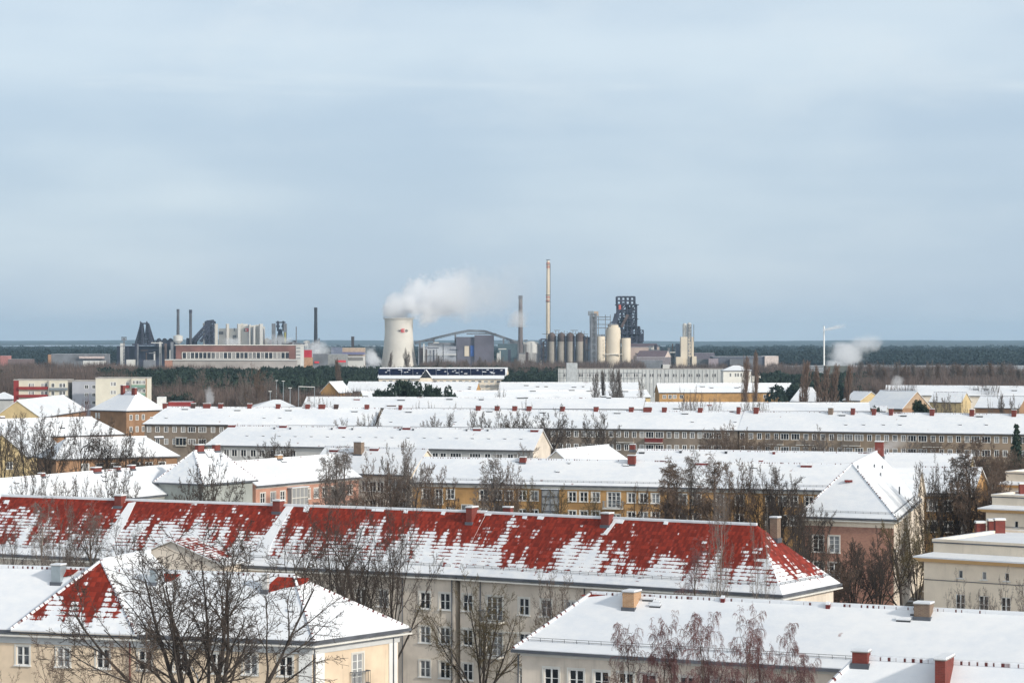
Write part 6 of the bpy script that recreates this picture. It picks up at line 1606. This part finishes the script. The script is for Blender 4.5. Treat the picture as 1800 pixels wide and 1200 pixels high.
def forest(name, label, spots, size, m, seed, ntri=70, kind='pine', smin=.7):
    R_ = np.random.default_rng(seed); tv = []
    tmpl = []
    for t in range(6):
        pts = []
        for k in range(ntri):
            if kind == 'pine':
                u = unit(R_.normal(0, 1, 3)); u[2] = abs(u[2])*1.0-.25; c = u*np.array((.46, .46, .38))*R_.uniform(.75, 1.08)+np.array((0, 0, .60)); s_ = .085
                n_ = unit(u+R_.normal(0, .55, 3)); a = unit(np.cross(n_, R_.normal(0, 1, 3))); b_ = np.cross(n_, a)
                pts.append([c+a*s_, c-a*s_*.5+b_*s_*.9, c-a*s_*.5-b_*s_*.9])
            else:
                az = R_.uniform(0, 6.28); rr = R_.random()**.5*.34; z0 = R_.uniform(.25, .75); c = np.array((math.cos(az)*rr, math.sin(az)*rr, z0))
                d = unit(np.array((math.cos(az)*.35, math.sin(az)*.35, 1.0))+R_.normal(0, .16, 3)); L = R_.uniform(.12, .28); e_ = unit(np.cross(d, R_.normal(0, 1, 3)))*.0085
                pts.append([c-e_, c+e_, c+d*L])
        tmpl.append(np.array(pts).reshape(-1, 3))
    out_ = []
    for i, (x_, y_, h_) in enumerate(spots):
        t = tmpl[i % 6]; a = R_.uniform(0, 6.28); ca, sa = math.cos(a), math.sin(a); w_ = size*R_.uniform(smin, 1.25)
        q_ = np.empty_like(t); q_[:, 0] = (t[:, 0]*ca-t[:, 1]*sa)*w_+x_; q_[:, 1] = (t[:, 0]*sa+t[:, 1]*ca)*w_+y_; q_[:, 2] = t[:, 2]*h_; out_.append(q_)
    V = np.concatenate(out_).astype(np.float32); me = bpy.data.meshes.new(name); n = len(V); me.vertices.add(n); me.vertices.foreach_set('co', V.ravel()); me.loops.add(n)
    me.loops.foreach_set('vertex_index', np.arange(n, dtype=np.int32)); me.polygons.add(n//3); me.polygons.foreach_set('loop_start', np.arange(0, n, 3, dtype=np.int32)); me.update(calc_edges=True)
    me.materials.append(m); o = bpy.data.objects.new(name, me); COL.objects.link(o); return tag(o, label, kind='stuff')


def foliage(name, dark, light, sc):
    m, nt, bs = new_mat(name); tc = nt.nodes.new('ShaderNodeTexCoord'); o = tc.outputs['Object']; n = noise(nt, o, sc, 3.0, .6); b_ = noise(nt, o, sc*9, 2.0)
    nt.links.new(mix(nt, (n*.6+b_*.4).ss(.35, .65), dark, light), bs.inputs['Base Color']); bs.inputs['Roughness'].default_value = .95; return m
PINE = foliage('pine_wood', (.005, .016, .013), (.024, .044, .030), .018)
BARE_W = foliage('bare_wood', (.060, .046, .042), (.155, .115, .10), .014)
FARW_HAZED = foliage('far_pine_wood', (.008, .020, .023), (.016, .033, .035), .004)  # bluish base: some of the distance haze is put into the needle colour
FR_ = random.Random(12)
def scatter(n, pa, pb, Da, Db, ya, yb, dens=None):
    """ya..yb: rows the crown tops reach at the near and far edge"""
    r = []
    for i in range(n):
        t = FR_.random(); D = Da+(Db-Da)*t; px = FR_.uniform(pa, pb); yt = ya+(yb-ya)*t+FR_.uniform(-2.0, 3.0)
        r.append((PX(px, D), D, min(27, max(5, PZ(yt, D)))))
    return r
sp = scatter(420, 170, 470, 980, 1500, 668, 640) + scatter(260, 460, 655, 1150, 1600, 662, 638.5) + scatter(230, 655, 900, 1440, 1700, 650, 639) + scatter(110, 895, 985, 1300, 1600, 655, 641) + scatter(160, 1330, 1530, 1000, 1500, 670, 648)
sp += scatter(90, -40, 30, 1050, 1500, 668, 645) + scatter(30, 1700, 1830, 1250, 1500, 662, 650) + scatter(160, 230, 330, 900, 1200, 690, 660)
forest('pine_wood', 'dense dark green pine wood between the town and the steel works', sp, 10.5, PINE, 3, 150)
sp = scatter(420, -40, 230, 930, 1700, 662, 628) + scatter(120, 200, 420, 1500, 1900, 645, 634) + scatter(140, 270, 480, 900, 1000, 690, 660) + scatter(420, 740, 1130, 1500, 2100, 641, 627) + scatter(160, 1180, 1420, 1500, 2100, 645, 632) + scatter(520, 1490, 1840, 950, 1900, 662, 634) + scatter(80, 480, 660, 900, 1050, 694, 672)
forest('bare_wood', 'grey brown leafless wood mixed between the pines', sp, 9.5, BARE_W, 4, 260, 'bare')
def FX(pa, pb, D): return FR_.uniform(PX(pa, D), PX(pb, D))
sp = []
for i in range(5200):
    D = 2750+ (FR_.random()**1.4)*4600; sp.append((FX(-60, 1860, D), D, FR_.uniform(15, 25)+4*math.sin(i*.37)*FR_.random()))
forest('far_pine_wood', 'blue green pine forest stretching behind the steel works', sp, 24, FARW_HAZED, 5, 42)
xs = list(np.linspace(-4200, 4200, 90)); ys = list(np.linspace(3400, 10500, 60)); rr = random.Random(3)
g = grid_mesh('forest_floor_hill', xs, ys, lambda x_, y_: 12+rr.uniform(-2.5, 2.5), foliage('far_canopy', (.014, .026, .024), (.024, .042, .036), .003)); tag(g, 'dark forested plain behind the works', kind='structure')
def hz(x_, y_):
    t = (y_-10400)/5200; return 14+26*min(1, t)+3.5*math.sin(x_/900+y_/700)+2.5*math.sin(x_/330+1)+rr.uniform(-.8, .8)
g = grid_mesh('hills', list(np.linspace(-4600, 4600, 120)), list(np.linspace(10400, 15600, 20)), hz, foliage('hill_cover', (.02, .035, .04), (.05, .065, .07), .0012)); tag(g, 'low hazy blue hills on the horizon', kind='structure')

# ------------------------------------------------------------------ steam
def steam(name, label, lo, hi, expr, dens, seed, aniso=.2, nscale=1.0):
    """box domain; expr(t,y,z,noise nodes) gives the soft body in 0..1 coordinates of the box"""
    lo, hi = Vector(lo), Vector(hi); c = (lo+hi)/2; s_ = (hi-lo)/2
    mb = MB(); b8 = [(-1, -1), (1, -1), (1, 1), (-1, 1)]
    m = bpy.data.materials.new('vapour_'+name+str(seed)); m.use_nodes = True; nt = m.node_tree; nt.nodes.clear()
    mb.hexa([(lo.x if a < 0 else hi.x, lo.y if b_ < 0 else hi.y, lo.z) for a, b_ in b8], [(lo.x if a < 0 else hi.x, lo.y if b_ < 0 else hi.y, hi.z) for a, b_ in b8], m)
    out = nt.nodes.new('ShaderNodeOutputMaterial'); pv = nt.nodes.new('ShaderNodeVolumePrincipled'); nt.links.new(pv.outputs[0], out.inputs['Volume'])
    pv.inputs['Color'].default_value = (.985, .99, 1, 1); pv.inputs['Anisotropy'].default_value = aniso
    tc = nt.nodes.new('ShaderNodeTexCoord'); gx, gy, gz = xyz(nt, tc.outputs['Generated'])
    ln = noise(nt, comb(nt, gx*nscale*s_.x/s_.z+seed, gy*nscale*s_.y/s_.z, gz*nscale), 1.6, 2.0, .5)
    fn = noise(nt, comb(nt, gx*nscale*s_.x/s_.z+seed, gy*nscale*s_.y/s_.z, gz*nscale), 4.5, 5.0, .62)
    e = expr(gx, gy, gz, ln, fn)
    edge = (gx.ss(0, .04))*(1.0-gx.ss(.9, 1.0))*gy.ss(0, .08)*(1.0-gy.ss(.92, 1.0))*(1.0-gz.ss(.92, 1.0))
    d = (e*edge*dens).max(0.0); nt.links.new(d.s, pv.inputs['Density'])
    try: m.cycles.volume_step_rate = 1.0
    except Exception: pass
    o = mb.build(name, loc=c); return tag(o, label, 'steam')
DP = DT
x0, x1 = PX(670, DP), PX(965, DP); z0, z1 = PZ(586, DP), PZ(450, DP)
# plume: rises from the tower mouth and drifts right, thinning out
def plume(t, y, z, ln, fn):
    # centre height and radius along the drift
    zc = (t*3.2).min(1.0)*.18 + t*.08 + .29
    rz = (t*3.6).min(1.0)*.24 + .12
    dz = (z-zc)/rz; dy = (y-.5)/((t*2.0).min(1.0)*.22+.24)
    r = (dz*dz+dy*dy).sqrt()
    body = 1.0 - r + (ln-.5)*1.7 + (fn-.5)*2.1
    thick = body.ss(0.0, .50)
    fade = (1.0-t.ss(.24, .56))*.90+.10*(1.0-t.ss(.45, 1.0))
    return thick*fade*(t.ss(-.01, .02))*(z.gt(.192).max(t.ss(.20, .24)))
steam('steam_plume', 'white steam cloud pouring from the cooling tower and drifting right', (x0, DP-38, z0-1), (x1, DP+38, z1), plume, .20, 3, nscale=1.0)
def puff(t, y, z, ln, fn):
    r = (((t-.48)*1.9).pow(2.0)+((y-.5)*1.9).pow(2.0)+((z-.28)*1.7).pow(2.0)).sqrt()
    return (1.0-r+(ln-.5)*1.4+(fn-.5)*1.3).ss(.12, .7)
def drift(t, y, z, ln, fn):
    zc = t*.55+.10; r = (((z-zc)/(t*.30+.13)).pow(2.0)+((y-.5)*2.2).pow(2.0)).sqrt()
    return (1.0-r+(ln-.5)*1.5+(fn-.5)*1.6).ss(.10, .6)*(1.0-t.ss(.35, 1.0)*.93)
def box_steam(label, pa, pb, ya, yb, D, dens, seed, fn_=puff, dep=30, nscale=1.0):
    return steam('steam_cloud', label, (PX(pa, D), D, PZ(yb, D)), (PX(pb, D), D+dep, PZ(ya, D)), fn_, dens, seed, nscale=nscale)
def billow(t, y, z, ln, fn):
    b1 = (((t-.30)*2.9).pow(2.0)+((y-.5)*2.0).pow(2.0)+((z-.32)*2.6).pow(2.0)).sqrt()
    b2 = (((t-.60)*2.3).pow(2.0)+((y-.5)*2.0).pow(2.0)+((z-.62)*2.5).pow(2.0)).sqrt()*1.12+.12
    b3 = (((t-.12)*3.4).pow(2.0)+((y-.5)*2.4).pow(2.0)+((z-.10)*7.0).pow(2.0)).sqrt()*1.05
    e = 1.0 - b1.min(b2).min(b3) + (ln-.5)*1.1 + (fn-.5)*1.5
    return e.ss(.12, .6)*(1.0-z.ss(.45, .95)*.9)
box_steam('bright steam cloud rising beside the white stack', 1458, 1578, 574, 646, 1850, .09, 5, billow, 40)
box_steam('steam puff hanging left of the cooling tower foot', 636, 672, 600, 642, 2250, .12, 7, puff, 20)
box_steam('low steam lying along the shed right of the cooling tower', 735, 800, 598, 630, 2330, .07, 9, puff, 25)
box_steam('steam wrapped round the tall grey brown stack', 890, 935, 532, 575, 2370, .06, 11, puff, 50)
box_steam('steam drifting before the small blast furnace', 462, 520, 578, 612, 2370, .10, 13, puff, 20)
box_steam('steam puffs round the domes before the lone dark stack', 515, 590, 588, 630, 2280, .11, 15, puff, 20)
box_steam('steam cloud among the white pillars of the process building', 388, 425, 586, 608, 2360, .12, 17, puff, 20)
box_steam('thin vapour wisp trailing from the white stack', 1447, 1490, 566, 582, 1990, .25, 19, drift, 8)
box_steam('wisp of chimney smoke over the left end of the weathered row', 355, 378, 668, 716, 640, .22, 21, puff, 5, 1.6)
box_steam('curl of white smoke above the long pale roof', 1566, 1594, 652, 681, 950, .22, 23, puff, 6, 1.6)
box_steam('smoke drifting right of the red chimney on the brick house', 1525, 1605, 762, 800, 330, .30, 25, drift, 5, 1.3)

# ------------------------------------------------------------------ air
mb = MB(); hm = bpy.data.materials.new('air'); hm.use_nodes = True; nt = hm.node_tree; nt.nodes.clear()
out = nt.nodes.new('ShaderNodeOutputMaterial'); pv = nt.nodes.new('ShaderNodeVolumePrincipled'); nt.links.new(pv.outputs[0], out.inputs['Volume'])
pv.inputs['Density'].default_value = 4.5e-5; pv.inputs['Color'].default_value = (.52, .76, .97, 1); pv.inputs['Anisotropy'].default_value = 0.1
mb.hexa([(-9000, -400, -1), (9000, -400, -1), (9000, 16000, -1), (-9000, 16000, -1)], [(-9000, -400, 150), (9000, -400, 150), (9000, 16000, 150), (-9000, 16000, 150)], hm)
hzo = mb.build('haze'); tag(hzo, 'thin winter haze filling the air', kind='stuff')
_d = {k: v for k, v in LABELS.items() if len(v) > 1}
if _d: print('DUPLICATE LABELS', _d)
print('FACES', sum(len(o.data.polygons) for o in bpy.data.objects if o.type == 'MESH'), 'OBJ', len(bpy.data.objects))
